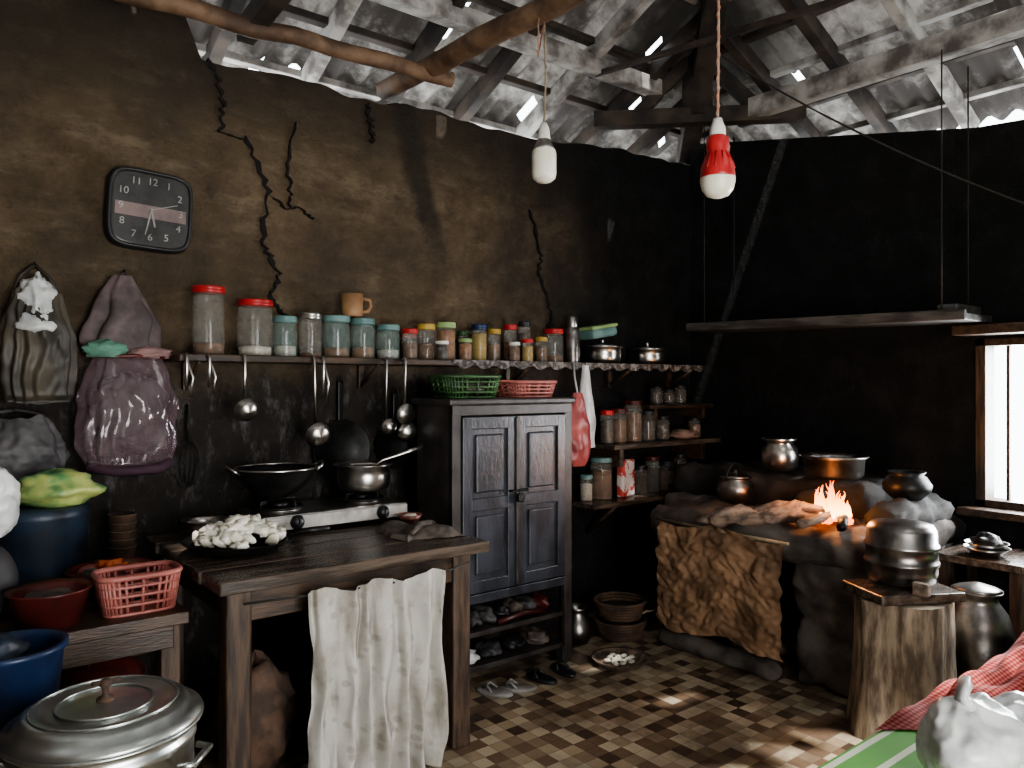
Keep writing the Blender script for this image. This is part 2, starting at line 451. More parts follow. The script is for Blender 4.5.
def beam(a, b, wd, ht, mat):
    a = Vector(a); b = Vector(b); d = b-a; L = d.length
    q = d.to_track_quat('X', 'Z').to_matrix().to_4x4()
    rt.box((0, 0, 0), (L, wd, ht), mat, bev=.006, mtx=Matrix.Translation((a+b)/2) @ q)
k = 0
x = -.8
while x < 4.3:
    ye = max(-2.4, x-4.46)
    k += 1
    beam((x, .65, rz(x, .65)-.08), (x, ye, rz(x, ye)-.08), .065, .10, ROOFG if k % 3 == 0 else ROOFW); x += .5
y = -.3
while y > -4.6:
    xe = max(2.06, 4.46+y, -.34-y)
    k += 1
    beam((5.1, y, rz(5.1, y)-.08), (xe, y, rz(xe, y)-.08), .065, .10, ROOFG if k % 3 == 0 else ROOFW); y -= .45
for yy in (.45, .1, -.3, -.75, -1.3):
    xm = min(4.46+yy, 5.0); beam((-1, yy, rz(1, yy)-.03), (xm, yy, rz(1, yy)-.03), .06, .04, ROOFW if yy in (-.3, .1) else ROOFG)
for i, xx in enumerate((4.9, 4.6, 4.3, 4.0, 3.7, 3.3)):
    ym = min(xx-4.46, .4); beam((xx, ym, rz(xx, -2.4)-.03), (xx, -4.6, rz(xx, -2.4)-.03), .06, .04, ROOFW if i % 2 else ROOFG)
beam((4.9, .44, rz(4.9, .44)-.12), (2.1, -2.36, rz(2.1, -2.36)-.12), .13, .18, ROOFW)
beam((-1.2, -.27, 3.36), (3.9, -.27, 3.36), .09, .10, ROOFG)
beam((4.2, -.7, 3.20), (4.2, -4.7, 3.20), .10, .12, ROOFG)
beam((1.2, -.05, 3.06), (1.2, -4.8, 3.4), .08, .10, ROOFW)
beam((3.5, .02, 3.17), (4.44, -.92, 3.17), .10, .10, ROOFW)
beam((3.97, -.45, 3.17), (3.97, -.45, 3.62), .14, .14, ROOFW)
beam((3.70, -.18, 3.2), (3.95, -.43, 3.55), .07, .08, ROOFW)
beam((4.24, -.72, 3.2), (3.99, -.47, 3.55), .07, .08, ROOFW)
beam((3.25, -2.4, 3.1), (3.25, -.2, 3.33), .03, .03, ROOFW)
rt.done(True)
N = 30
p = O('roof_pole')
p.tube([(2.0+.17*t/N*2.2+.02*nz(t*.3), .1-4.9*t/N, 3.03+.02*nz(t*.35, 5)+.03*t/N) for t in range(N+1)], [.052+.006*nz(t*.5, 9) for t in range(N+1)], POLE, 14, rough=.15)
p.done()
p = O('roof_pole')
p.tube([(-.5+2.66*t/N, -.02-.30*t/N+.02*nz(t*.3, 4), 3.08-.08*t/N+.015*nz(t*.4, 7)) for t in range(N+1)], [.046-.008*t/N for t in range(N+1)], POLE, 12, rough=.15)
p.done()

# ------------------------------------------------------------------ generic pots
def pot_prof(r, h, bulge=1.0, lip=.012, neck=None):
    nk = neck if neck else r
    return [(0, 0), (r*.72, 0), (r*.9*bulge, h*.08), (r*bulge, h*.3), (r*bulge, h*.6), (nk*.98, h*.93), (nk+lip, h), (nk+lip*.9, h+.004), (nk*.93, h*.94), (r*bulge*.95, h*.6), (r*bulge*.95, h*.3), (r*.7, h*.05), (0, h*.04)]
def lid_prof(r, h): return [(0, h+.03), (.012, h+.03), (.014, h+.015), (.008, h+.004), (.03, h), (r*.5, h*.85), (r*.85, h*.35), (r*.97, .01), (r*1.03, .006), (r*1.03, 0), (0, 0)]
def ring(c, rx, ry, n=28, rot=0): return [(c[0]+rx*math.cos(2*pi*i/n), c[1]+ry*math.sin(2*pi*i/n), c[2]) for i in range(n)]

def jar(x, y, z, r, h, lid, cont, fill=.7, body=None, ribs=False, name='storage_jar', lidh=None):
    o = O(name); body = body or CLEAR; lh = lidh or min(.03, h*.16)
    prof = [(0, 0), (r*.92, 0), (r, .008)]
    n = 18 if ribs else 6
    for i in range(n+1):
        t = i/n; rr = r*(1-.06*(i % 2)) if ribs else r
        prof.append((rr, .012+(h-lh-.035)*t))
    prof += [(r*.9, h-lh-.008), (r*.88, h-lh)]
    o.lathe(prof, body, (x, y, z), 28)
    if cont: o.lathe([(0, .004), (r*.9, .004), (r*.92, (h-lh)*fill), (r*.5, (h-lh)*fill+.006), (0, (h-lh)*fill)], cont, (x, y, z), 24, wob=.03)
    lp = [(0, 0), (r*.98, 0), (r*1.01, .003), (r*1.01, lh*.45), (r*.98, lh*.5), (r*1.0, lh*.55), (r*.99, lh*.92), (r*.9, lh), (0, lh*.96)]
    o.lathe(lp, lid, (x, y, z+h-lh), 28)
    return o.done()

# ------------------------------------------------------------------ wall shelf + fringe
SZ = 1.575
o = O('wall_shelf')
o.box((2.58, -.135, SZ-.015), (3.44, .26, .03), WOODD)
for xx in (.95, 1.8, 2.75, 3.6, 4.2):
    o.box((xx, -.02, SZ-.09), (.03, .03, .12), WOODD, bev=.003)
    o.tube([(xx, -.02, SZ-.14), (xx, -.22, SZ-.03)], .010, WOODD, 6)
o.done()
def fringe(u, v):
    x = 2.2+u*2.08; s = abs(math.sin(x*2*pi/.26)); return Vector((x, -.269-.006*math.sin(x*60), SZ+.002-v*(.018+.028*s)))
O('shelf_lace_trim').sheet(fringe, 220, 3, M('lace', (.22, .20, .18), .8, col2=(.06, .05, .045), scale=50, lo=.45, hi=.55)).done()
jar(1.016, -.13, SZ, .068, .30, RED, BROWNC, .18, ribs=True)
jar(1.22, -.13, SZ, .078, .255, RED, WHC, .18)
jar(1.363, -.12, SZ, .055, .19, GREENL, WHC, .3, CLEARG)
jar(1.48, -.14, SZ, .054, .21, STEEL, BROWNC, .1, ribs=True)
jar(1.615, -.13, SZ, .066, .205, GREENL, ORC, .25, CLEARG)
jar(1.757, -.13, SZ, .06, .20, GREENL, ORC, .3, CLEARG)
jar(1.897, -.13, SZ, .06, .175, GREENL, WHC, .3, CLEARG)
jar(2.015, -.15, SZ, .040, .16, RED, BROWNC, .6)
jar(2.06, -.06, SZ, .042, .14, PINK, ORC, .8)
jar(2.125, -.13, SZ, .048, .19, YELLOW, BROWNC, .5)
jar(2.25, -.13, SZ, .052, .205, LIME, ORC, .9)
jar(2.18, -.20, SZ, .034, .10, WHITE, DKC, .9)
jar(2.355, -.16, SZ, .038, .12, LIME, ORC, .9)
jar(2.47, -.13, SZ, .044, .205, BLUE, YELLOW, .85)
jar(2.40, -.07, SZ, .035, .17, GREEN, DKC, .8)
jar(2.572, -.13, SZ, .039, .185, YELLOW, BROWNC, .6)
jar(2.695, -.12, SZ, .040, .215, RED, ORC, .6)
jar(2.655, -.21, SZ, .032, .11, WHITE, BROWNC, .8)
jar(2.75, -.21, SZ, .034, .13, RED, YELLOW, .8)
jar(2.80, -.12, SZ, .037, .24, BLACK, DKC, .8)
jar(2.905, -.15, SZ, .037, .15, YELLOW, BROWNC, .7)
jar(3.02, -.13, SZ, .058, .205, RED, BROWNC, .25)
o = O('steel_flask'); o.lathe([(0, 0), (.048, 0), (.05, .01), (.05, .19), (.04, .215), (.034, .22), (.036, .225), (.036, .28), (.03, .29), (0, .29)], ALUD, (3.17, -.13, SZ)); o.done()
def spot(x, y, z, r, h, mat, name='steel_bowl', lid=False, **k):
    o = O(name); o.lathe(pot_prof(r, h, **k), mat, (x, y, z), 36)
    if lid: o.lathe(lid_prof(r*.98, .02), mat, (x, y, z+h+.003), 36)
    return o
spot(3.42, -.14, SZ, .118, .105, STEEL, 'steel_bowl', True).done()
spot(3.84, -.14, SZ, .118, .10, STEEL, 'steel_bowl', True).done()
o = O('lunch_box'); mt = Matrix.Translation((3.38, -.14, SZ+.165)) @ rotm((0, -.16, 0))
o.box((0, 0, .03), (.22, .15, .06), GREENL, bev=.02, mtx=mt); o.box((0, 0, .068), (.23, .16, .022), LIME, bev=.01, mtx=mt); o.done()
o = O('wooden_mug'); z0 = SZ+.207
o.lathe([(0, 0), (.048, 0), (.05, .01), (.054, .11), (.048, .11), (.044, .012), (0, .01)], TAN, (1.70, -.13, z0), 24)
o.tube([(1.75, -.13, z0+.09), (1.795, -.13, z0+.085), (1.80, -.13, z0+.055), (1.785, -.13, z0+.03), (1.75, -.13, z0+.025)], .010, TAN, 8); o.done()

# ------------------------------------------------------------------ hanging utensils
def ladle(x, y, zt, L, kind='ladle', rr=.042, tilt=0):
    o = O('hanging_'+kind); zb = zt-L
    o.tube([(x, y+.015, zt+.01), (x, y-.005, zt+.02), (x, y-.012, zt), (x+tilt*.3, y-.008, zt-L*.3), (x+tilt, y-.004, zb+.03)], .0065, STEEL, 6)
    if kind == 'ladle':
        o.lathe([(rr, .0), (rr*.92, -.012), (rr*.6, -.028), (0, -.034), (0, -.030), (rr*.55, -.024), (rr*.86, -.011), (rr*.95, 0)], STEEL, (x+tilt, y-.03, zb), 24, rot=(-1.25, 0, 0))
    elif kind == 'skimmer':
        o.lathe([(0, -.004), (rr, 0), (rr*1.02, .004), (0, 0)], STEEL, (x+tilt, y-.02, zb), 24, rot=(-1.45, 0, 0))
    elif kind == 'tongs':
        o.tube([(x, y-.012, zt), (x+.025, y-.01, zt-L*.5), (x+.012, y-.01, zb)], .005, STEEL, 6)
    o.done()
ladle(.88, -.285, SZ-.02, .16, 'tongs')
ladle(.97, -.285, SZ-.02, .15, 'tongs')
ladle(1.117, -.285, SZ-.02, .215, 'ladle', .052)
ladle(1.43, -.285, SZ-.02, .335, 'ladle', .060, .01)
ladle(1.475, -.285, SZ-.02, .20, 'tongs')
ladle(1.80, -.285, SZ-.02, .31, 'ladle', .042)
ladle(1.86, -.36, SZ-.02, .25, 'skimmer', .050)
ladle(1.90, -.285, SZ-.02, .34, 'ladle', .052)
def hpan(x, z, r, hl, name='hanging_frying_pan'):
    o = O(name)
    o.lathe([(0, 0), (r*.8, 0), (r, .035), (r*1.02, .035), (r*.83, -.006), (0, -.006)], IRON, (x, -.03, z), 36, rot=(pi/2, 0, 0))
    o.box((x, -.04, z+r+hl/2), (.03, .014, hl+.03), IRON, bev=.006)
    o.tube([(x+.013*math.cos(a), -.04, z+r+hl+.02+.013*math.sin(a)) for a in [i*pi/6 for i in range(12)]], .003, IRON, 6, closed=True)
    o.done()
hpan(1.68, 1.12, .15, .18); hpan(1.99, 1.13, .12, .14)
o = O('hanging_wire_whisk')
for k in range(8):
    a = k*pi/8
    o.tube([(.95+math.cos(a)*.06*math.sin(t), -.06+math.sin(a)*.03*math.sin(t), 1.10+.10*math.cos(t)) for t in [pi*i/12 for i in range(13)]], .0022, IRON, 5)
o.tube([(.95, -.06, 1.2), (.95, -.04, 1.36)], .006, IRON, 6); o.done()

# clock
o = O('wall_clock'); cx, cz = .80, 2.19; mt = Matrix.Translation((cx, -.04, cz)) @ rotm((0, .05, 0))
def rsq(r, n=48, p=5):
    return [((abs(math.cos(a))**(2/p))*math.copysign(1, math.cos(a))*r, 0, (abs(math.sin(a))**(2/p))*math.copysign(1, math.sin(a))*r) for a in [2*pi*i/n for i in range(n)]]
def disc(R, y0, y1, mat, sc=1):
    a = rsq(R); n = len(a)
    vs = [(p[0]*sc, y0, p[2]) for p in a]+[(p[0]*sc*.95, y1, p[2]*.95) for p in a]
    fs = [[n+i for i in range(n)]]+[[i, (i+1) % n, n+(i+1) % n, n+i] for i in range(n)]
    o.add(vs, fs, mat, False, mt)
disc(.172, .02, -.018, BLACK)
o.tube([Vector((p[0], -.018, p[2])) for p in rsq(.160)], .008, BLACK, 8, closed=True, mtx=mt)
disc(.155, -.018, -.021, BLACKG)
o.box((0, -.0225, -.01), (.28, .002, .055), BAND, bev=0, mtx=mt)
for i in range(1, 13):
    cu = bpy.data.curves.new('num', 'FONT'); cu.body = str(i); cu.size = .042; cu.align_x = 'CENTER'; cu.align_y = 'CENTER'; cu.extrude = .001
    tob = bpy.data.objects.new('num', cu); scene.collection.objects.link(tob)
    bpy.context.view_layer.update(); me = tob.to_mesh()
    a = pi/2-i*pi/6; pr = .118
    k = 1/max(abs(math.cos(a)), abs(math.sin(a)))**.6
    m2 = mt @ Matrix.Translation((math.cos(a)*pr*k, -.0245, math.sin(a)*pr*k)) @ rotm((pi/2, 0, 0))
    o.add([v.co.copy() for v in me.vertices], [list(f.vertices) for f in me.polygons], TICK, False, m2)
    tob.to_mesh_clear(); bpy.data.objects.remove(tob)
for ang, L, wd in ((-1.35, .075, .007), (-1.75, .11, .005), (.35, .11, .0025)):
    o.box((math.cos(ang)*L/2, -.027, math.sin(ang)*L/2), (L, .002, wd), TICK, rot=(0, -ang, 0), bev=0, mtx=mt)
o.lathe([(0, 0), (.007, 0), (.007, .004), (0, .004)], TICK, rot=(pi/2, 0, 0), mtx=mt @ Matrix.Translation((0, -.025, 0)))
o.done()

# hanging bags on the left of the wall
def hangbag(name, cx, zt, zb, wd, dep, mat, seed, straps=True, hook=.12, pleat=0):
    o = O(name)
    def fn(u, v):
        a = 2*pi*u; t = v
        wv = wd/2*(.62+.38*min(1, t*2.5))*(1-.25*max(0, t-.8)*5*.6)
        e = .06*nz(math.cos(a)*2+seed, t*4, math.sin(a)*2)+.03*nz(math.cos(a)*6+seed, t*9, 3)+pleat*math.sin(a*13+3*nz(t*3, seed)+math.sin(a*3)*2)
        dd = dep/2*(.35+.65*math.sin(min(1, t*1.1)*pi*.85))
        if t > .97: dd *= .3
        return Vector((cx+math.cos(a)*wv*(1+e*2), -.045-dep/2+math.sin(a)*dd*(1+e*3), zt+(zb-zt)*t+.02*nz(a, seed)*(t > .9)+.03*pleat*40*nz(math.cos(a)*2, seed+5)*(t < .05)))
    o.sheet(fn, 120, 40, mat)
    if straps:
        for s in (-1, 1):
            o.tube([(cx+s*wd*.3, -.06, zt), (cx+s*wd*.2, -.04, zt+hook*.6), (cx, -.03, zt+hook), ], .008, mat, 6)
    o.tube([(cx, .01, zt+hook), (cx, -.05, zt+hook+.005)], .006, IRON, 6)
    return o
o = hangbag('hanging_cloth_bag', .38, 1.80, 1.38, .25, .15, OLIVE, 1, pleat=.03)
o.blob((.38, -.12, 1.76), (.055, .05, .09), WBAG, .4, 2.5, 3, ridge=.5, seg=40, rings=26); o.blob((.375, -.14, 1.67), (.065, .05, .045), WBAG, .4, 2.5, 8, ridge=.5); o.done()
o = hangbag('hanging_net_bag', .70, 1.58, 1.10, .36, .15, MAUVE, 4, hook=.34, pleat=.02)
def drap(u, v):
    a = 2*pi*u; wv = .035+.11*min(1, v*1.6)*(1-.25*v)
    e = .16*math.sin(a*6+v*2)+.3*nz(math.cos(a)*1.5, math.sin(a)*1.5, v*3)
    return Vector((.69+math.cos(a)*wv*(1+e), -.075+math.sin(a)*wv*.4*(1+e), 1.90-.34*v))
o.sheet(drap, 90, 26, M('faded_mauve_cloth', (.12, .085, .085), .6, col2=(.05, .035, .035), scale=12))
o.blob((.61, -.14, 1.585), (.07, .045, .035), M('green_rag', (.14, .30, .22), .9), .4, 2.5, 2, ridge=.4)
o.blob((.78, -.14, 1.575), (.07, .045, .025), M('pink_rag', (.36, .22, .21), .9), .4, 2.5, 5, ridge=.4)
o.blob((.71, -.11, 1.30), (.13, .045, .17), M('pale_bundle', (.17, .15, .15), .8, col2=(.07, .055, .06), scale=10), .3, 2, 7, ridge=.4, seg=48, rings=30)
o.tube([(.53, -.12, 1.565), (.62, -.17, 1.56), (.72, -.18, 1.565), (.82, -.16, 1.56), (.87, -.11, 1.565)], .008, DRED, 6)
o.tube([(.55, -.12, 1.12), (.64, -.16, 1.10), (.72, -.17, 1.10), (.80, -.16, 1.10), (.86, -.12, 1.12)], .022, M('purple_hem', (.07, .03, .05), .8), 8, rough=.4)
o.done()
hangbag('hanging_grey_sack', .31, 1.32, 1.08, .32, .15, GREYB, 9, hook=.03, pleat=.02).done()

# ------------------------------------------------------------------ cabinet
o = O('kitchen_cabinet'); x0, x1, yf, yb, H = 1.96, 2.71, -.61, -.31, 1.38
cxm = (x0+x1)/2; dy = (yf+yb)/2
for xx in (x0+.015, x1-.015): o.box((xx, dy, H/2), (.03, yb-yf, H), CABD, bev=.003)
o.box((cxm, yb, (.40+H)/2), (x1-x0-.02, .012, H-.40), CABD)
for zz in (.09, .255, .42, H-.05): o.box((cxm, dy, zz), (x1-x0-.02, yb-yf-.01, .025), CABD)
o.box((cxm, dy, H-.015), (x1-x0+.04, yb-yf+.05, .03), CABD, bev=.008)
o.box((cxm, yf-.006, H-.055), (x1-x0, .02, .05), CABD)
o.box((cxm, yf-.004, .43), (x1-x0, .02, .045), CAB)
for xx in (x0+.025, x1-.025): o.box((xx, yf+.0, H/2), (.05, .03, H-.03), CABD)
dw = (x1-x0-.11)/2
for s in (-1, 1):
    dc = cxm+s*(dw/2+.002); z0, z1 = .46, H-.085; dh = z1-z0
    o.box((dc, yf-.004, (z0+z1)/2), (dw, .012, dh), CAB)
    for xx in (dc-dw/2+.027, dc+dw/2-.027): o.box((xx, yf-.016, (z0+z1)/2), (.054, .016, dh), CAB)
    for zz in (z0+.03, z0+dh*.50, z1-.03): o.box((dc, yf-.016, zz), (dw-.1, .0155, .06), CAB)
    for (za, zb2) in ((z0+.06, z0+dh*.5-.03), (z0+dh*.5+.03, z1-.06)):
        o.box((dc, yf-.014, (za+zb2)/2), (dw-.155, .018, zb2-za-.05), CAB, bev=.012)
o.box((cxm-.0, yf-.028, .5*(.46+H-.085)), (.022, .012, .82), CABD)
o.tube([(cxm-.05, yf-.03, .93), (cxm-.05, yf-.05, .93), (cxm+.05, yf-.05, .93), (cxm+.05, yf-.03, .93)], .006, IRON, 8)
o.box((cxm, yf-.055, .895), (.04, .018, .045), IRON, bev=.008)
for xx in (x0+.03, x1-.03): o.box((xx, yf+.02, .045), (.06, .06, .09), CABD)
random.seed(3)
for i in range(7):
    xx = x0+.09+i*.09; m = random.choice([IRON, BLACK, RAG, DRED, GREYB])
    o.blob((xx, dy-.03, .268+.035), (.05, .08, .04), m, .4, 2, i, flat=-.8)
o.tube([(2.25, yf+.02, .285), (2.4, yf-.0, .31), (2.55, yf+.03, .285)], .014, DRED, 8)
for i in range(4): o.blob((x0+.14+i*.15, dy-.05, .105+.03), (.06, .08, .035), (WBAG, GREYB, BLACK, RAG)[i], .4, 2, i+9, flat=-.8)
o.done()
GRW = M('worn_rubber', (.30, .29, .27), .6, col2=(.17, .16, .15))
for (sx, sy, sr, m) in ((2.14, -.71, .5, GRW), (2.25, -.74, .9, GRW), (2.42, -.72, .2, BLACK), (2.57, -.71, -.1, BLACK)):
    o = O('rubber_slipper'); mt = Matrix.Translation((sx, sy, 0)) @ rotm((0, 0, sr))
    o.lathe([(0, 0), (.038, 0), (.042, .006), (.042, .016), (.036, .02), (0, .02)], m, (0, 0, 0), 28, mtx=mt, sy=2.2)
    o.tube([(-.034, 0, .018), (-.02, .03, .045), (0, .065, .022)], .006, m, 6, mtx=mt); o.tube([(.034, 0, .018), (.02, .03, .045), (0, .065, .022)], .006, m, 6, mtx=mt); o.done()

def basket(name, c, rx, ry, h, mat, taper=.85, p=4, n=36, rows=4):
    o = O(name); c = (c[0], c[1], c[2]+.006)
    def se(a, k): return (math.copysign(abs(math.cos(a))**(2/p), math.cos(a))*rx*k, math.copysign(abs(math.sin(a))**(2/p), math.sin(a))*ry*k)
    for j in range(rows+1):
        t = j/rows; k = taper+(1-taper)*t
        o.tube([(c[0]+se(2*pi*i/n, k)[0], c[1]+se(2*pi*i/n, k)[1], c[2]+h*t) for i in range(n)], .010 if j == rows else .006, mat, 6, closed=True)
    for i in range(n):
        a = 2*pi*i/n; q = se(a, taper); r = se(a, 1)
        o.tube([(c[0]+q[0], c[1]+q[1], c[2]+.004), (c[0]+r[0], c[1]+r[1], c[2]+h)], .006, mat, 5)
    vs = [(c[0]+se(2*pi*i/n, taper)[0], c[1]+se(2*pi*i/n, taper)[1], c[2]) for i in range(n)]
    o.add(vs, [list(range(n))], mat, False)
    return o
o = basket('green_basket', (2.15, -.45, H), .165, .12, .10, GREEN); o.blob((2.15, -.45, H+.05), (.13, .09, .045), OLIVE, .3, 3, 2); o.done()
o = basket('pink_basket', (2.53, -.45, H), .155, .12, .075, PINK); o.done()

o = O('hanging_carrier_bag')
def cb(u, v):
    a = 2*pi*u; wv = .085*(.35+.65*min(1, v*2.2))*(1 if v < .9 else 1-(v-.9)*4)
    return Vector((3.0+math.cos(a)*wv*(1+.25*nz(a*1.2, v*5)), -.36+math.sin(a)*wv*.6*(1+.3*nz(a*2, v*6, 4)), 1.40-.42*v))
o.sheet(cb, 32, 24, M('red_polythene', (.42, .11, .10), .4, col2=(.26, .05, .05)))
def cb2(u, v):
    a = 2*pi*u; wv = .07*(.3+.7*min(1, v*1.6))
    return Vector((3.09+math.cos(a)*wv*(1+.25*nz(a*1.2, v*5)), -.33+math.sin(a)*wv*.6, 1.56-.48*v))
o.sheet(cb2, 28, 20, WBAG)
o.tube([(3.0, -.36, 1.39), (3.03, -.30, 1.5), (3.05, -.275, SZ)], .006, WBAG, 6); o.done()

# ------------------------------------------------------------------ lower wall shelves with jars
o = O('corner_shelf'); o.box((3.90, -.15, 1.06), (1.06, .29, .03), WOODT)
for xx in (3.45, 4.25): o.box((xx, -.15, .99), (.04, .26, .11), WOODD)
o.done()
o = O('corner_shelf'); o.box((3.75, -.16, .715), (1.14, .31, .03), WOODT)
for xx in (3.4, 4.15): o.tube([(xx, -.02, .50), (xx, -.28, .70)], .014, WOODD, 6)
o.done()
o = O('corner_shelf'); o.box((4.1, -.12, 1.30), (.66, .22, .025), WOODD)
for xx in (3.85, 4.35): o.box((xx, -.11, 1.25), (.03, .2, .08), WOODD)
o.done()
for (xx, r, h, l, c) in ((3.45, .045, .21, RED, DKC), (3.56, .05, .22, DRED, BROWNC), (3.69, .06, .27, DRED, BROWNC), (3.83, .055, .2, BLACK, DKC)):
    jar(xx, -.15, 1.075, r, h, l, c, .75)
for (xx, r, h, l, c) in ((3.98, .05, .16, BLACK, DKC), (4.32, .045, .14, BLACK, BROWNC)):
    jar(xx, -.15, 1.075, r, h, l, c, .75)
for (xx, r, h, l, c) in ((3.40, .07, .26, GREENL, BROWNC), (3.27, .04, .16, GREENL, WHC), (3.76, .05, .19, BLACK, DKC), (3.88, .05, .24, DRED, DKC), (4.02, .055, .20, BLACK, BROWNC), (4.16, .05, .24, BLACK, DKC)):
    jar(xx, -.15, .73, r, h, l, c, .75)
for (xx, h) in ((3.95, .12), (4.08, .10), (4.2, .13)): jar(xx, -.12, 1.3125, .045, h, BLACK, DKC, .8)
o = O('printed_packet'); o.box((3.58, -.19, .73+.12), (.15, .05, .235), PAPER, rot=(0, 0, .2), bev=.012); o.done()
o = O('cloth_bundle'); o.blob((4.14, -.2, 1.075+.03), (.10, .08, .035), M('pinkish_cloth', (.32, .2, .16), .9), .4, 3, 2); o.done()

# ------------------------------------------------------------------ cooking table
TZ = .82
o = O('kitchen_table'); tx0, tx1, ty0, ty1 = .76, 1.82, -1.10, -.13
nb = 5; wp = (ty1-ty0)/nb
for i in range(nb):
    o.box(((tx0+tx1)/2+random.uniform(-.008, .008), ty0+wp*(i+.5), TZ-.022), (tx1-tx0, wp-.003, .044), WOODT, bev=.006)
for xx in (tx0+.08, tx1-.10):
    for yy in (ty0+.09, ty1-.08): o.box((xx, yy, (TZ-.044)/2), (.085, .085, TZ-.044), WOODV, bev=.01)
o.box(((tx0+tx1)/2, ty0+.075, TZ-.10), (tx1-tx0-.14, .03, .11), WOODD); o.box(((tx0+tx1)/2, ty1-.075, TZ-.10), (tx1-tx0-.14, .03, .11), WOODD)
for xx in (tx0+.075, tx1-.075): o.box((xx, (ty0+ty1)/2, TZ-.10), (.03, ty1-ty0-.14, .11), WOODD)
o.box(((tx0+tx1)/2, ty1-.1, .18), (tx1-tx0-.14, .08, .03), WOODD)
o.done()
o = O('white_curtain')
def cur(u, v):
    x = 1.035+u*.545+.02*math.sin(v*3)*(1-u)-.02*v; amp = .012+.024*v
    y = -1.135-.02*v+amp*math.sin(u*44+2*nz(u*5, v*2)*1.8+v*.6)+.02*nz(u*9, v*4)
    return Vector((x+.012*nz(u*20, v*5), y-.01, .750+.012*math.sin(u*16)-v*(.725-.012*math.sin(u*9))))
o.sheet(cur, 170, 40, CURT)
o.tube([(.84, -1.09, .740), (1.1, -1.125, .737), (1.4, -1.13, .732), (1.6, -1.125, .737), (1.74, -1.09, .750)], .004, CORDD, 6)
o.done()

# stove
o = O('gas_stove')
sx0, sx1, sy0, sy1 = 1.12, 1.80, -.50, -.17
o.box(((sx0+sx1)/2, (sy0+sy1)/2, TZ+.055), (sx1-sx0, sy1-sy0, .065), STEEL, bev=.012)
o.box(((sx0+sx1)/2, sy0-.002, TZ+.052), (sx1-sx0-.02, .012, .055), M('enamel_front', (.55, .53, .50), .4, col2=(.30, .28, .25)), bev=.005)
for xx in (sx0+.05, sx1-.05):
    for yy in (sy0+.04, sy1-.04): o.lathe([(0, 0), (.018, 0), (.015, .03), (0, .03)], BLACK, (xx, yy, TZ), 12)
for xx in (1.26, 1.66):
    o.lathe([(0, 0), (.030, 0), (.030, .012), (.020, .03), (0, .03)], BLACK, (xx, sy0-.008, TZ+.055), 16, rot=(pi/2, 0, 0))
    o.box((xx, sy0-.04, TZ+.055), (.007, .012, .036), BLACK)
for xx in (1.25, 1.645):
    yy = -.33; zt = TZ+.0875
    o.lathe([(0, 0), (.10, 0), (.105, .004), (.07, .008), (0, .008)], ALUD, (xx, yy, zt), 28)
    o.lathe([(0, 0), (.035, 0), (.045, .015), (.04, .026), (0, .028)], IRON, (xx, yy, zt+.006), 24)
    o.tube(ring((xx, yy, zt+.012), .10, .10), .006, IRON, 6, closed=True)
    for k in range(4):
        a = k*pi/2+.4; c, s_ = math.cos(a), math.sin(a)
        o.tube([(xx+c*.10, yy+s_*.10, zt+.012), (xx+c*.10, yy+s_*.10, zt+.04), (xx+c*.04, yy+s_*.04, zt+.042)], .006, IRON, 6)
o.done()
GZ = TZ+.0875+.048
o = O('iron_wok'); r = .168
pr = [(r*math.sin(a), .125*(1-math.cos(a))/(1-math.cos(1.25))) for a in [i*1.25/10 for i in range(11)]]
pr = [(q[0]/math.sin(1.25), q[1]) for q in pr]; pr2 = [(q[0]*.97, q[1]+.005) for q in pr][::-1]
o.lathe(pr+[(r+.008, .128), (r+.006, .133)]+pr2, IRON, (1.24, -.33, GZ), 40)
o.tube(ring((1.24, -.33, GZ+.132), r+.004, r+.004, 40), .005, STEEL, 6, closed=True)
o.lathe([(0, 0), (.156, .0), (0, .001)], M('frying_oil', (.36, .26, .15), .08, bump=0), (1.24, -.33, GZ+.110), 30)
for s in (-1, 1):
    bx = 1.24+s*.168; o.tube([(bx, -.37, GZ+.115), (bx+s*.03, -.365, GZ+.135), (bx+s*.045, -.33, GZ+.15), (bx+s*.03, -.295, GZ+.135), (bx, -.29, GZ+.115)], .006, STEEL, 6)
o.done()
o = O('saucepan'); o.lathe(pot_prof(.122, .12, lip=.02), STEEL, (1.66, -.33, GZ), 40)
o.lathe([(0, 0), (.115, 0), (0, .001)], M('milky_curry', (.5, .42, .30), .3), (1.66, -.33, GZ+.107), 30)
o.tube([(1.62, -.36, GZ+.07), (1.72, -.40, GZ+.14), (1.83, -.44, GZ+.175), (1.90, -.47, GZ+.20)], [.006, .006, .009, .010], STEEL, 8)
o.done()
o = O('frying_pan_of_cassava'); cx, cy = .97, -.66
o.lathe([(0, 0), (.13, 0), (.175, .025), (.20, .045), (.203, .048), (.17, .032), (.125, .008), (0, .008)], IRON, (cx, cy, TZ), 40)
o.tube([(cx+.19, cy-.02, TZ+.04), (cx+.26, cy-.05, TZ+.055), (cx+.33, cy-.08, TZ+.06)], [.010, .012, .012], IRON, 8)
random.seed(11)
for i in range(85):
    a = random.uniform(0, 2*pi); q = .155*math.sqrt(random.random()); zz = TZ+.035+.080*(1-(q/.17)**2)*random.uniform(.7, 1.1)
    o.blob((cx+q*math.cos(a), cy+q*math.sin(a), zz), (.036, .022, .015), CREAM, .5, 1.8, i, 12, 8, rot=(random.uniform(-.7, .7), random.uniform(-.7, .7), random.uniform(0, 3)))
o.done()
o = O('steel_bowl'); o.lathe(pot_prof(.085, .07, lip=.008), STEEL, (.95, -.30, TZ), 32); o.done()
o = O('small_bowl'); o.lathe([(0, 0), (.03, 0), (.055, .045), (.058, .045), (.03, .006), (0, .006)], M('brown_glaze', (.22, .08, .06), .3), (1.76, -.58, TZ), 24)
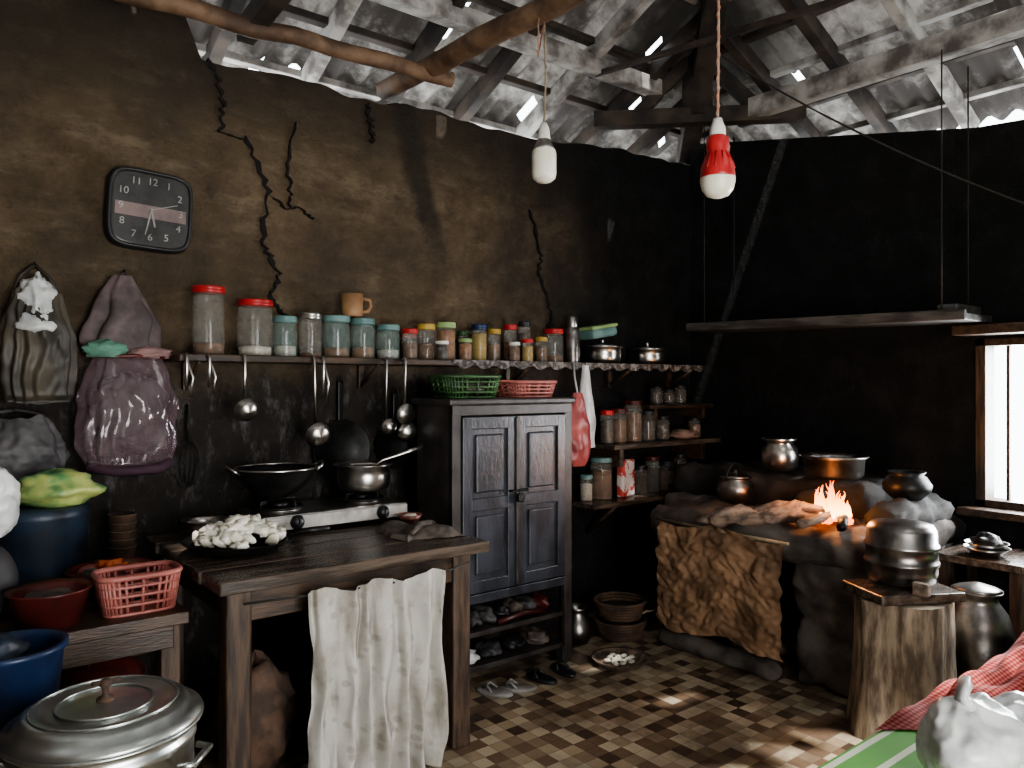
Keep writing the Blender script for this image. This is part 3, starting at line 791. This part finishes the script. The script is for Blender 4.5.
o.blob((1.76, -.58, TZ+.03), (.035, .035, .018), CREAM, .3, 2, 1, 14, 8); o.done()
o = O('table_rag')
def ragf(u, v):
    x = 1.54+u*.26; y = -.94+v*.28+.03*math.sin(u*5)
    h = .014*(1+math.sin(u*11+v*6+2*nz(u*2, v*2)))+.02*(nz(u*3, v*3, 2)+.4)
    e = min(u, 1-u, v, 1-v)*7
    return Vector((x+.03*nz(v*4, 3), y+.03*nz(u*4, v*4), TZ+.003+max(0, h)*math.sin(min(1, e)*pi/2)))
o.sheet(ragf, 60, 50, RAG)
o.tube([(1.58, -.90, TZ+.03), (1.66, -.82, TZ+.045), (1.72, -.80, TZ+.04), (1.78, -.72, TZ+.02)], [.010, .016, .016, .008], RAG, 8, rough=.4)
o.done()

# things below the table
o = O('brown_paper_bag'); o.blob((1.00, -.74, .185), (.13, .12, .22), CARD, .3, 2, 3, flat=-.8, ridge=.3); o.done()
o = O('plastic_crate')
for zz in (.03, .12, .21, .30):
    for (a, b, c, d_) in ((1.47, -.93, .46, .02), (1.47, -.45, .46, .02)): o.box((a, b, zz), (c, d_, .045), DBLUE)
    for xx in (1.25, 1.69): o.box((xx, -.69, zz), (.02, .5, .045), DBLUE)
o.box((1.47, -.69, .012), (.46, .5, .02), DBLUE); o.blob((1.47, -.7, .24), (.18, .2, .2), GREYB, .3, 2, 3); o.done()

# ------------------------------------------------------------------ left bench and its clutter
BZ = .70
o = O('side_bench'); o.box((.33, -.52, BZ-.02), (.78, .80, .04), WOODD)
for xx in (-.01, .67):
    for yy in (-.86, -.16): o.box((xx, yy, (BZ-.04)/2), (.06, .06, BZ-.04), WOODV)
o.box((.33, -.88, BZ-.08), (.7, .025, .08), WOODD); o.done()
o = basket('pink_basket', (.59, -.79, BZ), .125, .085, .12, PINK); o.done()
o = O('vegetable_tub'); o.lathe([(0, 0), (.11, 0), (.135, .085), (.145, .09), (.142, .096), (.13, .085), (.105, .01), (0, .01)], DRED, (.56, -.52, BZ), 36)
for i in range(3):
    a = i*1.3; o.tube([(.56+.10*math.cos(a), -.52+.10*math.sin(a), BZ+.09), (.56-.04*math.cos(a), -.52-.03*math.sin(a), BZ+.11)], [.006, .016], ORANGE, 10)
for i in range(6):
    a = i*1.05+.5; o.blob((.56+.07*math.cos(a), -.52+.07*math.sin(a), BZ+.075), (.04, .04, .03), (RAG, DRED, PINK)[i % 3], .15, 1.5, i, 14, 10)
o.done()
o = O('cup_stack')
for i in range(5): o.lathe([(0, 0), (.038, 0), (.05, .10), (.053, .10), (.05, .105), (.036, .005), (0, .005)], CARD, (.66, -.20, BZ+i*.032), 24)
o.done()
o = O('storage_drum'); o.lathe([(0, 0), (.15, 0), (.155, .02), (.165, .25), (.17, .26), (.17, .29), (.15, .30), (0, .30)], DBLUE, (.37, -.24, BZ), 32); o.done()
o = O('green_plastic_bag'); o.blob((.42, -.28, BZ+.30+.055), (.135, .11, .068), YBAG, .3, 1.6, 4, ridge=.25, flat=-.8); o.done()
o = O('grain_sack'); o.blob((.15, -.60, BZ+.112), (.12, .12, .14), GREYB, .1, 1.6, 6, flat=-.8, ridge=0); o.done()
def pbag(o, c, r3, seed, zmin):
    def pb(u, v):
        a = 2*pi*u; ph = v*pi; d = Vector((math.sin(ph)*math.cos(a), math.sin(ph)*math.sin(a), math.cos(ph)))
        k = 1+.22*noise.noise(d*1.2+Vector((seed, 2, 1)))+.07*(.5-abs(noise.noise(d*2.4+Vector((1, seed, 3)))))*2+.02*noise.noise(d*6)
        q = d*k
        return Vector((c[0]+q.x*r3[0], c[1]+q.y*r3[1], max(zmin, c[2]+q.z*r3[2])))
    o.sheet(pb, 90, 54, WBAG)
o = O('white_plastic_bag'); pbag(o, (.16, -.66, BZ+.27+.10), (.11, .11, .12), 9, BZ+.268); o.done()
o = O('red_washing_tub'); o.lathe([(0, 0), (.09, 0), (.11, .10), (.12, .105), (.12, .112), (.10, .10), (.085, .01), (0, .01)], DRED, (.34, -.78, BZ), 32); o.blob((.34, -.78, BZ+.06), (.085, .085, .04), RAG, .3, 2, 3); o.done()
o = O('gas_cylinder'); o.lathe([(0, .03), (.12, .03), (.15, .08), (.155, .14), (.155, .40), (.14, .47), (.09, .51), (.03, .525), (0, .525)], DRED, (.50, -.64, 0), 32)
o.lathe([(.11, 0), (.115, 0), (.115, .05), (.11, .05)], DRED, (.50, -.64, 0), 28); o.tube(ring((.50, -.64, .6), .085, .085), .008, DRED, 6, closed=True)
for k in range(3): a = k*2.1; o.tube([(.50+.085*math.cos(a), -.64+.085*math.sin(a), .5), (.50+.085*math.cos(a), -.64+.085*math.sin(a), .6)], .008, DRED, 6)
o.lathe([(0, 0), (.02, 0), (.02, .05), (0, .05)], STEEL, (.50, -.64, .52), 12); o.done()
o = O('low_stool'); o.box((.20, -1.06, .43), (.36, .24, .035), WOODD)
for xx in (.05, .35):
    for yy in (-1.15, -.98): o.box((xx, yy, .205), (.045, .045, .41), WOODV)
o.done()
o = O('blue_bucket'); bxc, byc = .21, -1.07
o.lathe([(0, 0), (.10, 0), (.13, .27), (.14, .275), (.14, .29), (.125, .29), (.12, .27), (.095, .01), (0, .01)], BLUE, (bxc, byc, .4475), 36)
o.tube([(bxc+.14*math.cos(a), byc, .4475+.28-.047*math.sin(a)) for a in [pi*i/12 for i in range(13)]], .004, STEEL, 6)
o.blob((bxc-.03, byc, .4475+.27), (.07, .08, .05), DBLUE, .3, 2, 2); o.done()
o = O('low_stool'); o.box((.385, -1.43, .230), (.42, .38, .04), WOODD)
for xx in (.22, .55):
    for yy in (-1.57, -1.29): o.box((xx, yy, .105), (.05, .05, .21), WOODV)
o.done()
o = O('aluminium_steamer'); c = (.38, -1.43, .252); r = .205
o.lathe([(0, 0), (r*.95, 0), (r, .015), (r, .30), (r+.006, .305), (r+.006, .32), (r, .325), (r, .345), (r+.022, .35), (r+.024, .358), (r-.006, .358), (r-.006, .02), (0, .01)], ALU, c, 56)
o.lathe([(r+.018, .359), (r+.02, .366), (r-.005, .372), (r-.014, .392), (r-.03, .402), (r-.06, .404), (r-.065, .400), (r-.10, .402), (.05, .408), (.0, .410)], ALU, c, 56)
for rr_ in (.165, .11): o.tube(ring((c[0], c[1], c[2]+.405), rr_, rr_, 48), .0035, ALU, 6, closed=True)
o.lathe([(0, 0), (.022, 0), (.02, .006), (.007, .012), (.008, .03), (.016, .038), (.012, .05), (0, .052)], CARD, (c[0], c[1], c[2]+.409), 20)
o.tube([(c[0]-.03, c[1], c[2]+.455), (c[0]+.035, c[1]+.01, c[2]+.45)], .006, CARD, 8)
for a0 in (-.668, pi-.668):
    dx, dyv = math.cos(a0), math.sin(a0); px, py = -dyv, dx
    o.tube([(c[0]+dx*(r)+px*.06, c[1]+dyv*r+py*.06, c[2]+.27), (c[0]+dx*(r+.035)+px*.05, c[1]+dyv*(r+.035)+py*.05, c[2]+.27), (c[0]+dx*(r+.035)-px*.05, c[1]+dyv*(r+.035)-py*.05, c[2]+.27), (c[0]+dx*r-px*.06, c[1]+dyv*r-py*.06, c[2]+.27)], .009, ALU, 8)
o.done()

# ------------------------------------------------------------------ floor items
o = O('brass_water_pot'); o.lathe([(0, 0), (.06, 0), (.085, .04), (.09, .08), (.07, .13), (.05, .16), (.05, .18), (.072, .20), (.066, .20), (.045, .18), (.045, .16), (0, .1)], ALUD, (2.94, -.42, 0), 32); o.done()
o = O('cane_basket')
for k in range(2):
    for j in range(6): o.tube(ring((3.20, -.50, .012+k*.11+j*.017), .115+.006*j, .115+.006*j, 30), .010, CARD, 6, closed=True)
o.lathe([(0, 0), (.115, 0), (0, .001)], RAG, (3.2, -.5, .17), 24); o.done()
o = O('winnowing_plate'); o.lathe([(0, 0), (.11, 0), (.14, .03), (.145, .035), (.135, .032), (.105, .008), (0, .008)], LOG, (2.88, -.80, 0), 36)
for i in range(14): a = i*2.4; q = .08*math.sqrt(i/14); o.blob((2.88+q*math.cos(a), -.80+q*math.sin(a), .022), (.02, .016, .010), WHC, .3, 2, i, 10, 7)
o.done()

# ------------------------------------------------------------------ mud hearth
HZ = .76
def mudblock(o, x0, x1, y0, y1, z0, z1, mat, amp=.022, seed=0, bev=.05):
    """rounded box built as six dense grids pushed onto a rounded-box surface, then roughened"""
    cx_, cy_, cz_ = (x0+x1)/2, (y0+y1)/2, (z0+z1)/2; h = Vector(((x1-x0)/2, (y1-y0)/2, (z1-z0)/2))
    rb = min(bev, min(h)*.9); inner = h-Vector((rb, rb, rb))
    for ax in range(3):
        for sg in (-1, 1):
            a1, a2 = (ax+1) % 3, (ax+2) % 3
            nu = max(6, int(h[a1]*2/.03)); nv = max(6, int(h[a2]*2/.03))
            def fn(u, v):
                p = Vector((0, 0, 0)); p[ax] = sg*h[ax]; p[a1] = (u*2-1)*h[a1]; p[a2] = (v*2-1)*h[a2]
                q = Vector([max(-inner[i], min(inner[i], p[i])) for i in range(3)])
                d = p-q; d.normalize()
                w_ = q+d*rb+Vector((cx_, cy_, cz_))
                w_ += d*amp*(noise.noise(w_*5+Vector((seed, 0, 0)))+.5*noise.noise(w_*14)+.25*noise.noise(w_*34))
                w_.x = min(w_.x, XR-.002); w_.y = min(w_.y, -.03); w_.z = max(w_.z, 0)
                return w_
            o.sheet(fn, nu, nv, mat)
o = O('mud_hearth')
mudblock(o, 3.30, 4.44, -1.88, -.60, HZ-.17, HZ, HMUD, amp=.04, bev=.075)
mudblock(o, 3.76, 4.44, -.64, -.33, HZ-.17, HZ, HMUD, seed=3)
mudblock(o, 3.36, 4.44, -1.86, -1.50, 0, HZ-.12, HMUD, seed=5, amp=.05)
mudblock(o, 3.40, 4.44, -.74, -.60, 0, HZ-.12, SOOT, seed=7)
mudblock(o, 4.2, 4.44, -1.5, -.6, 0, HZ-.1, SOOT, seed=9)
mudblock(o, 3.84, 4.44, -1.62, -.35, HZ-.05, HZ+.17, SOOT, seed=11, amp=.04, bev=.07)
mudblock(o, 3.64, 4.30, -1.88, -1.70, HZ-.07, HZ+.10, SOOT, seed=13, amp=.05, bev=.08)
mudblock(o, 3.66, 3.88, -1.46, -1.30, HZ-.03, HZ+.12, SOOT, seed=15, amp=.03)
mudblock(o, 3.26, 3.36, -1.45, -.72, 0, .09, HMUD, seed=17)
random.seed(21)
for i in range(8):
    yy = -.82-.075*i; L = .45+.1*random.random(); zz = .035+.05*(i % 3)
    o.tube([(3.5, yy, zz), (3.5+L*.5, yy+.01, zz+.01), (3.5+L, yy+random.uniform(-.03, .03), zz)], [.025, .032, .028], LOG, 8, rough=.3)
o.done()
o = O('burlap_curtain')
def bur(u, v):
    y = -.79-u*.75
    cr = .030*abs(nz(u*4, v*4, 2))+.020*abs(nz(u*9+3, v*8, 6))+.010*nz(u*22, v*20)
    sag = .05*math.sin(v*pi)
    return Vector((3.215-cr-sag*.5, y+.04*nz(v*3, 4)*v+.02*nz(v*9, 8), .71-v*(.56+.10*nz(u*4, 7))-.02*math.sin(u*9)))
o.sheet(bur, 130, 100, BURLAP)
o.tube([(3.22, -.76, .71), (3.21, -1.15, .705), (3.22, -1.56, .70)], .008, ROPE, 6); o.done()
o = O('burning_firewood')
LP = [(2.98, -1.30, .80), (3.03, -1.31, .812), (3.08, -1.34, .82), (3.12, -1.36, .825), (3.2, -1.40, .812), (3.25, -1.44, .818), (3.3, -1.46, .82), (3.36, -1.50, .825), (3.42, -1.52, .82), (3.52, -1.57, .81)]
o.tube(LP, [.012, .040, .034, .042, .036, .045, .034, .042, .036, .022], LOG, 14, rough=1.0)
o.tube([(3.05, -1.30, .82), (3.01, -1.25, .80), (2.99, -1.21, .79)], [.026, .024, .010], LOG, 8, rough=.6)
o.tube([(3.18, -1.40, .84), (3.30, -1.45, .865), (3.42, -1.54, .85), (3.55, -1.6, .83)], [.010, .020, .022, .016], LOG, 9, rough=.8)
o.tube([(3.22, -1.62, .80), (3.4, -1.62, .81), (3.62, -1.6, .81)], [.022, .026, .02], LOG, 10, rough=.6)
o.tube([(3.35, -1.75, .79), (3.5, -1.68, .80), (3.66, -1.56, .80)], [.022, .025, .02], IRON, 8, rough=.4)
for i in range(34):
    a = random.uniform(0, 6.28); q = random.uniform(0, .12)
    o.blob((3.52+q*math.cos(a), -1.59+q*math.sin(a), .795), (.022, .022, .018), EMBER, .4, 3, i, 8, 6)
o.done()
o = O('hearth_fire'); random.seed(5)
for i in range(38):
    a = random.uniform(0, 6.28); q = random.uniform(0, .09); bx, by = 3.53+q*math.cos(a), -1.59+q*math.sin(a)
    h = random.uniform(.06, .20)*(1-q*4); lean = random.uniform(-.05, .06); w0 = random.uniform(.010, .020)
    P = []; Rr = []
    for k in range(14):
        t = k/13; P.append((bx+lean*t*t+.012*math.sin(t*8+i)*t, by+lean*.5*t*t+.012*math.cos(t*7+i*2)*t, .80+h*t)); Rr.append(max(.0006, w0*(.5+.5*math.sin(min(1, t*3)*pi/2))*(1-t)**.9*(1+.25*math.sin(t*11+i))))
    o.tube(P, Rr, FLAME, 8)
o.done()
o = O('cooking_pot'); o.lathe([(0, 0), (.07, 0), (.10, .03), (.108, .07), (.10, .11), (.075, .13), (.078, .14), (.09, .143), (.07, .155), (.03, .165), (.012, .17), (.012, .185), (0, .187)], ALUD, (3.70, -.93, HZ+.015), 36)
o.tube([(3.70+.09*math.cos(a), -.93, HZ+.14+.10*math.sin(a)) for a in [pi*i/10 for i in range(11)]], .004, IRON, 6); o.done()
o = O('steel_water_pot'); o.lathe([(0, 0), (.075, 0), (.10, .025), (.108, .08), (.10, .13), (.075, .155), (.078, .165), (.105, .185), (.10, .187), (.07, .16), (0, .158)], STEEL, (4.0, -1.02, HZ+.185), 36); o.done()
o = O('black_cooking_pan'); o.lathe([(0, 0), (.13, 0), (.15, .02), (.155, .10), (.175, .115), (.172, .12), (.148, .105), (.143, .02), (0, .01)], ALUD, (3.92, -1.40, HZ+.185), 40)
o.tube([(3.92+.155, -1.40, HZ+.285), (4.10, -1.42, HZ+.29)], .007, IRON, 6); o.done()
o = O('clay_pot'); o.lathe([(0, 0), (.07, 0), (.11, .04), (.115, .07), (.09, .11), (.075, .12), (.09, .135), (.08, .135), (.06, .115), (0, .09)], IRON, (3.93, -1.78, HZ+.115), 30); o.done()

o = O('hanging_plank_shelf')
o.box((4.2, -1.16, 1.80), (.34, 1.70, .035), PLANK, rot=(.02, 0, 0))
o.box((4.04, -1.16, 1.81), (.025, 1.70, .05), PLANK, rot=(.02, 0, 0))
for yy in (-.45, -1.9):
    for xx in (4.04, 4.36): o.tube([(xx, yy, 1.80), (xx, yy, 3.12)], .004, CORDD, 6)
o.box((4.25, -1.9, 1.83), (.3, .10, .05), PLANK, bev=.01)
o.done()

# ------------------------------------------------------------------ stump, pot on it
STX, STY = 3.26, -2.06
o = O('tree_stump')
def stp(u, v):
    a = 2*pi*u; r = .185*(1+.06*math.sin(a*5)+.07*nz(math.cos(a)*3, math.sin(a)*3, v*2)+.04*nz(math.cos(a)*12, math.sin(a)*12, v))+(.035*(1-v)**3)
    return Vector((STX+math.cos(a)*r, STY+math.sin(a)*r, (.56 if v == 1 else .56*v)))
o.sheet(stp, 96, 16, STUMP)
o.add([stp(i/96, 1) for i in range(96)], [list(range(96))], STUMPT, False); o.done()
o = O('chopping_board'); o.box((STX, STY, .583), (.38, .28, .04), WOODT, rot=(0, 0, -.5), bev=.008); o.done()
o = O('aluminium_cooker')
o.lathe([(0, 0), (.10, 0), (.13, .02), (.14, .06), (.14, .085), (.146, .09), (.146, .10), (.14, .105), (.14, .155), (.146, .16), (.146, .17), (.138, .178), (.136, .23), (.12, .255), (.06, .265), (0, .268)], ALUD, (STX+.04, STY+.02, .604), 44)
o.box((STX-.09, STY-.12, .629), (.035, .06, .05), LOG); o.done()

o = O('low_shelf_bench'); o.box((4.08, -2.12, .62), (.42, .38, .035), WOODT)
for xx in (3.92, 4.24):
    for yy in (-2.27, -1.97): o.box((xx, yy, .3), (.05, .05, .6), WOODV)
o.done()
o = O('bowl_stack')
for i in range(2): o.lathe([(0, 0), (.05, 0), (.095-.006*i, .04), (.10-.006*i, .042), (.05, .006), (0, .006)], ALUD, (3.99, -2.12, .6375+i*.022), 32)
o.blob((3.99, -2.12, .70), (.07, .06, .04), IRON, .4, 2, 4); o.done()
o = O('stone_block'); o.box((3.66, -2.2, .07), (.28, .28, .14), HMUD, bev=.03); o.done()
o = O('round_water_vessel'); o.lathe([(0, 0), (.07, 0), (.12, .05), (.145, .14), (.145, .22), (.12, .31), (.085, .36), (.08, .38), (.10, .405), (.10, .41), (.075, .385), (0, .37)], ALUD, (3.66, -2.2, .14), 40)
o.lathe([(0, .03), (.02, .028), (.08, .01), (.1, 0), (0, 0)], ALUD, (3.66, -2.2, .552), 30)
o.done()
o = O('black_drape_bag'); o.blob((4.22, -2.60, .36), (.12, .14, .35), BLACK, .2, 1.8, 3, flat=-1.0, ridge=.25); o.done()

# ------------------------------------------------------------------ bed with mat, cloth, bag
o = O('wooden_cot'); o.box((2.83, -3.27, .44), (2.14, 1.5, .06), WOODD)
for xx in (1.82, 3.84):
    for yy in (-3.93, -2.60): o.box((xx, yy, .205), (.07, .07, .41), WOODV)
o.box((2.83, -3.27, .482), (2.12, 1.48, .022), MAT, bev=.006); o.done()
o = O('red_checked_cloth')
def chk(u, v):
    x = 2.08+u*1.34+.10*math.sin(v*3); y = -2.525-v*(.20+.30*u)
    fold = .5+.5*math.sin(v*13+u*9+3*nz(u*2.5, v*2.5)); fold2 = nz(u*4, v*5, 1)
    h = (.040*fold+.07*abs(fold2)+.02*math.sin(u*26+v*5))*(.6+.5*u)+.04*max(0, u-.05)*math.sin(min(1, v*1.25+.12)*pi)
    e = max(0, min(1, min(u*6, (1-u)*9, (1-v)*9, v*12)))
    return Vector((x, y+.02*nz(u*7, 2), .497+(max(0, h)+.01)*e))
o.sheet(chk, 170, 100, CHECK); o.done()
o = O('white_plastic_bag'); pbag(o, (2.00, -2.80, .585), (.15, .10, .105), 4, .4945); pbag(o, (2.17, -2.86, .575), (.13, .10, .095), 14, .4945)
o.tube([(2.0, -2.80, .66), (1.97, -2.79, .70), (2.02, -2.78, .72)], [.03, .016, .02], WBAG, 10, rough=.6); o.done()

# ------------------------------------------------------------------ bulbs and cords
def cord(o, P, mat, r=.004):
    o.tube(P, r, mat, 6)
    L = []
    for i in range(len(P)-1):
        a, b = Vector(P[i]), Vector(P[i+1]); n = max(2, int((b-a).length/.008))
        for k in range(n): t = k/n; q = a.lerp(b, t); L.append(q+Vector((math.cos(k*.9)*r*1.1, math.sin(k*.9)*r*1.1, 0)))
    if len(L) > 2: o.tube(L, r*.5, mat, 4)
o = O('hanging_bulb'); bx, by, bz = 2.10, -1.11, 2.395
cord(o, [(bx, by, bz+.15), (bx+.01, by, bz+.35), (bx, by, bz+.60)], ROPE, .004)
cord(o, [(bx, by, bz+.58), (bx-.05, by-.02, bz+.42), (bx-.03, by, bz+.60)], CORD, .003)
o.lathe([(0, .16), (.012, .16), (.02, .14), (.024, .12), (.026, .10), (.028, .09), (0, .085)], WHITE, (bx, by, bz), 24)
o.lathe([(.026, .09), (.038, .065), (.042, .055), (.046, .04), (.0, .04)], STEEL, (bx, by, bz), 24)
o.lathe([(.047, .045), (.052, .03), (.052, -.055), (.048, -.075), (.03, -.09), (0, -.094)], BULBW, (bx, by, bz), 28)
o.done()
o = O('hanging_emergency_bulb'); bx, by, bz = 2.05, -2.03, 2.125
cord(o, [(bx, by, bz+.18), (bx+.005, by, bz+.5), (bx, by, bz+.95)], CORD, .0045)
o.lathe([(0, .185), (.014, .185), (.018, .17), (.024, .155), (.026, .13), (.024, .125), (0, .125)], WHITE, (bx, by, bz), 24)
o.lathe([(.024, .13), (.036, .12), (.037, .09), (.033, .075), (.038, .058), (.052, .03), (.056, .0), (.056, -.01), (.0, -.01)], RED, (bx, by, bz), 32)
for k in range(12):
    a = k*pi/6; o.tube([(bx+.034*math.cos(a), by+.034*math.sin(a), bz+.072), (bx+.054*math.cos(a), by+.054*math.sin(a), bz+.02)], .003, RED, 5)
o.lathe([(.056, -.008), (.056, -.02), (.050, -.045), (.036, -.064), (.015, -.072), (0, -.073)], BULBW, (bx, by, bz), 32)
o.tube([(bx+.03, by, bz+.10), (bx+.065, by, bz+.11), (bx+.06, by, bz+.08), (bx+.04, by, bz+.07)], .002, CORD, 5)
o.done()
o = O('hanging_cable')
def cat(a, b, sag, n=20): return [(a[0]+(b[0]-a[0])*t, a[1]+(b[1]-a[1])*t, a[2]+(b[2]-a[2])*t-sag*4*t*(1-t)) for t in [i/n for i in range(n+1)]]
o.tube(cat((3.3, -.9, 3.35), (4.3, -2.6, 2.1), .10), .005, CORDD, 6)
o.done()

# ------------------------------------------------------------------ lights
wd = bpy.data.worlds.new('World'); scene.world = wd; wd.use_nodes = True
bg = wd.node_tree.nodes['Background']; bg.inputs[0].default_value = (.92, .97, 1, 1); bg.inputs[1].default_value = 5.5
def area(name, loc, target, sx, sy, e, col):
    l = bpy.data.lights.new(name, 'AREA'); l.shape = 'RECTANGLE'; l.size = sx; l.size_y = sy; l.energy = e; l.color = col
    ob = bpy.data.objects.new(name, l); scene.collection.objects.link(ob); ob.location = loc
    ob.rotation_euler = (Vector(target)-Vector(loc)).to_track_quat('-Z', 'Y').to_euler(); return ob
area('doorway_fill', (.8, YF+.03, 1.1), (.8, 0, 1.1), 1.4, 1.9, 82, (1, .97, .92))  # lamp added in the unseen doorway to brighten the back wall
area('window_daylight', (XR+.2, -2.42, 1.25), (2.5, -2.3, .8), .9, .8, 90, (.92, .97, 1))
l = bpy.data.lights.new('fire_glow', 'POINT'); l.energy = 9; l.color = (1, .38, .12); l.shadow_soft_size = .06
ob = bpy.data.objects.new('fire_glow', l); ob.location = (3.44, -1.62, .98); scene.collection.objects.link(ob)
l = bpy.data.lights.new('sun', 'SUN'); l.energy = 7; l.angle = .02; l.color = (1, .97, .93)
ob = bpy.data.objects.new('sun', l); ob.rotation_euler = Vector((.05, 1.6, -4.0)).to_track_quat('-Z', 'Y').to_euler(); scene.collection.objects.link(ob)

# ------------------------------------------------------------------ camera
cam = bpy.data.cameras.new('camera'); cam.sensor_width = 36; cam.lens = 36*760/1024; cam.clip_start = .05
co = bpy.data.objects.new('camera', cam); scene.collection.objects.link(co)
co.location = (0, -3.55, 1.45); co.rotation_euler = (pi/2, 0, -math.atan2(.62, .785))
scene.camera = co
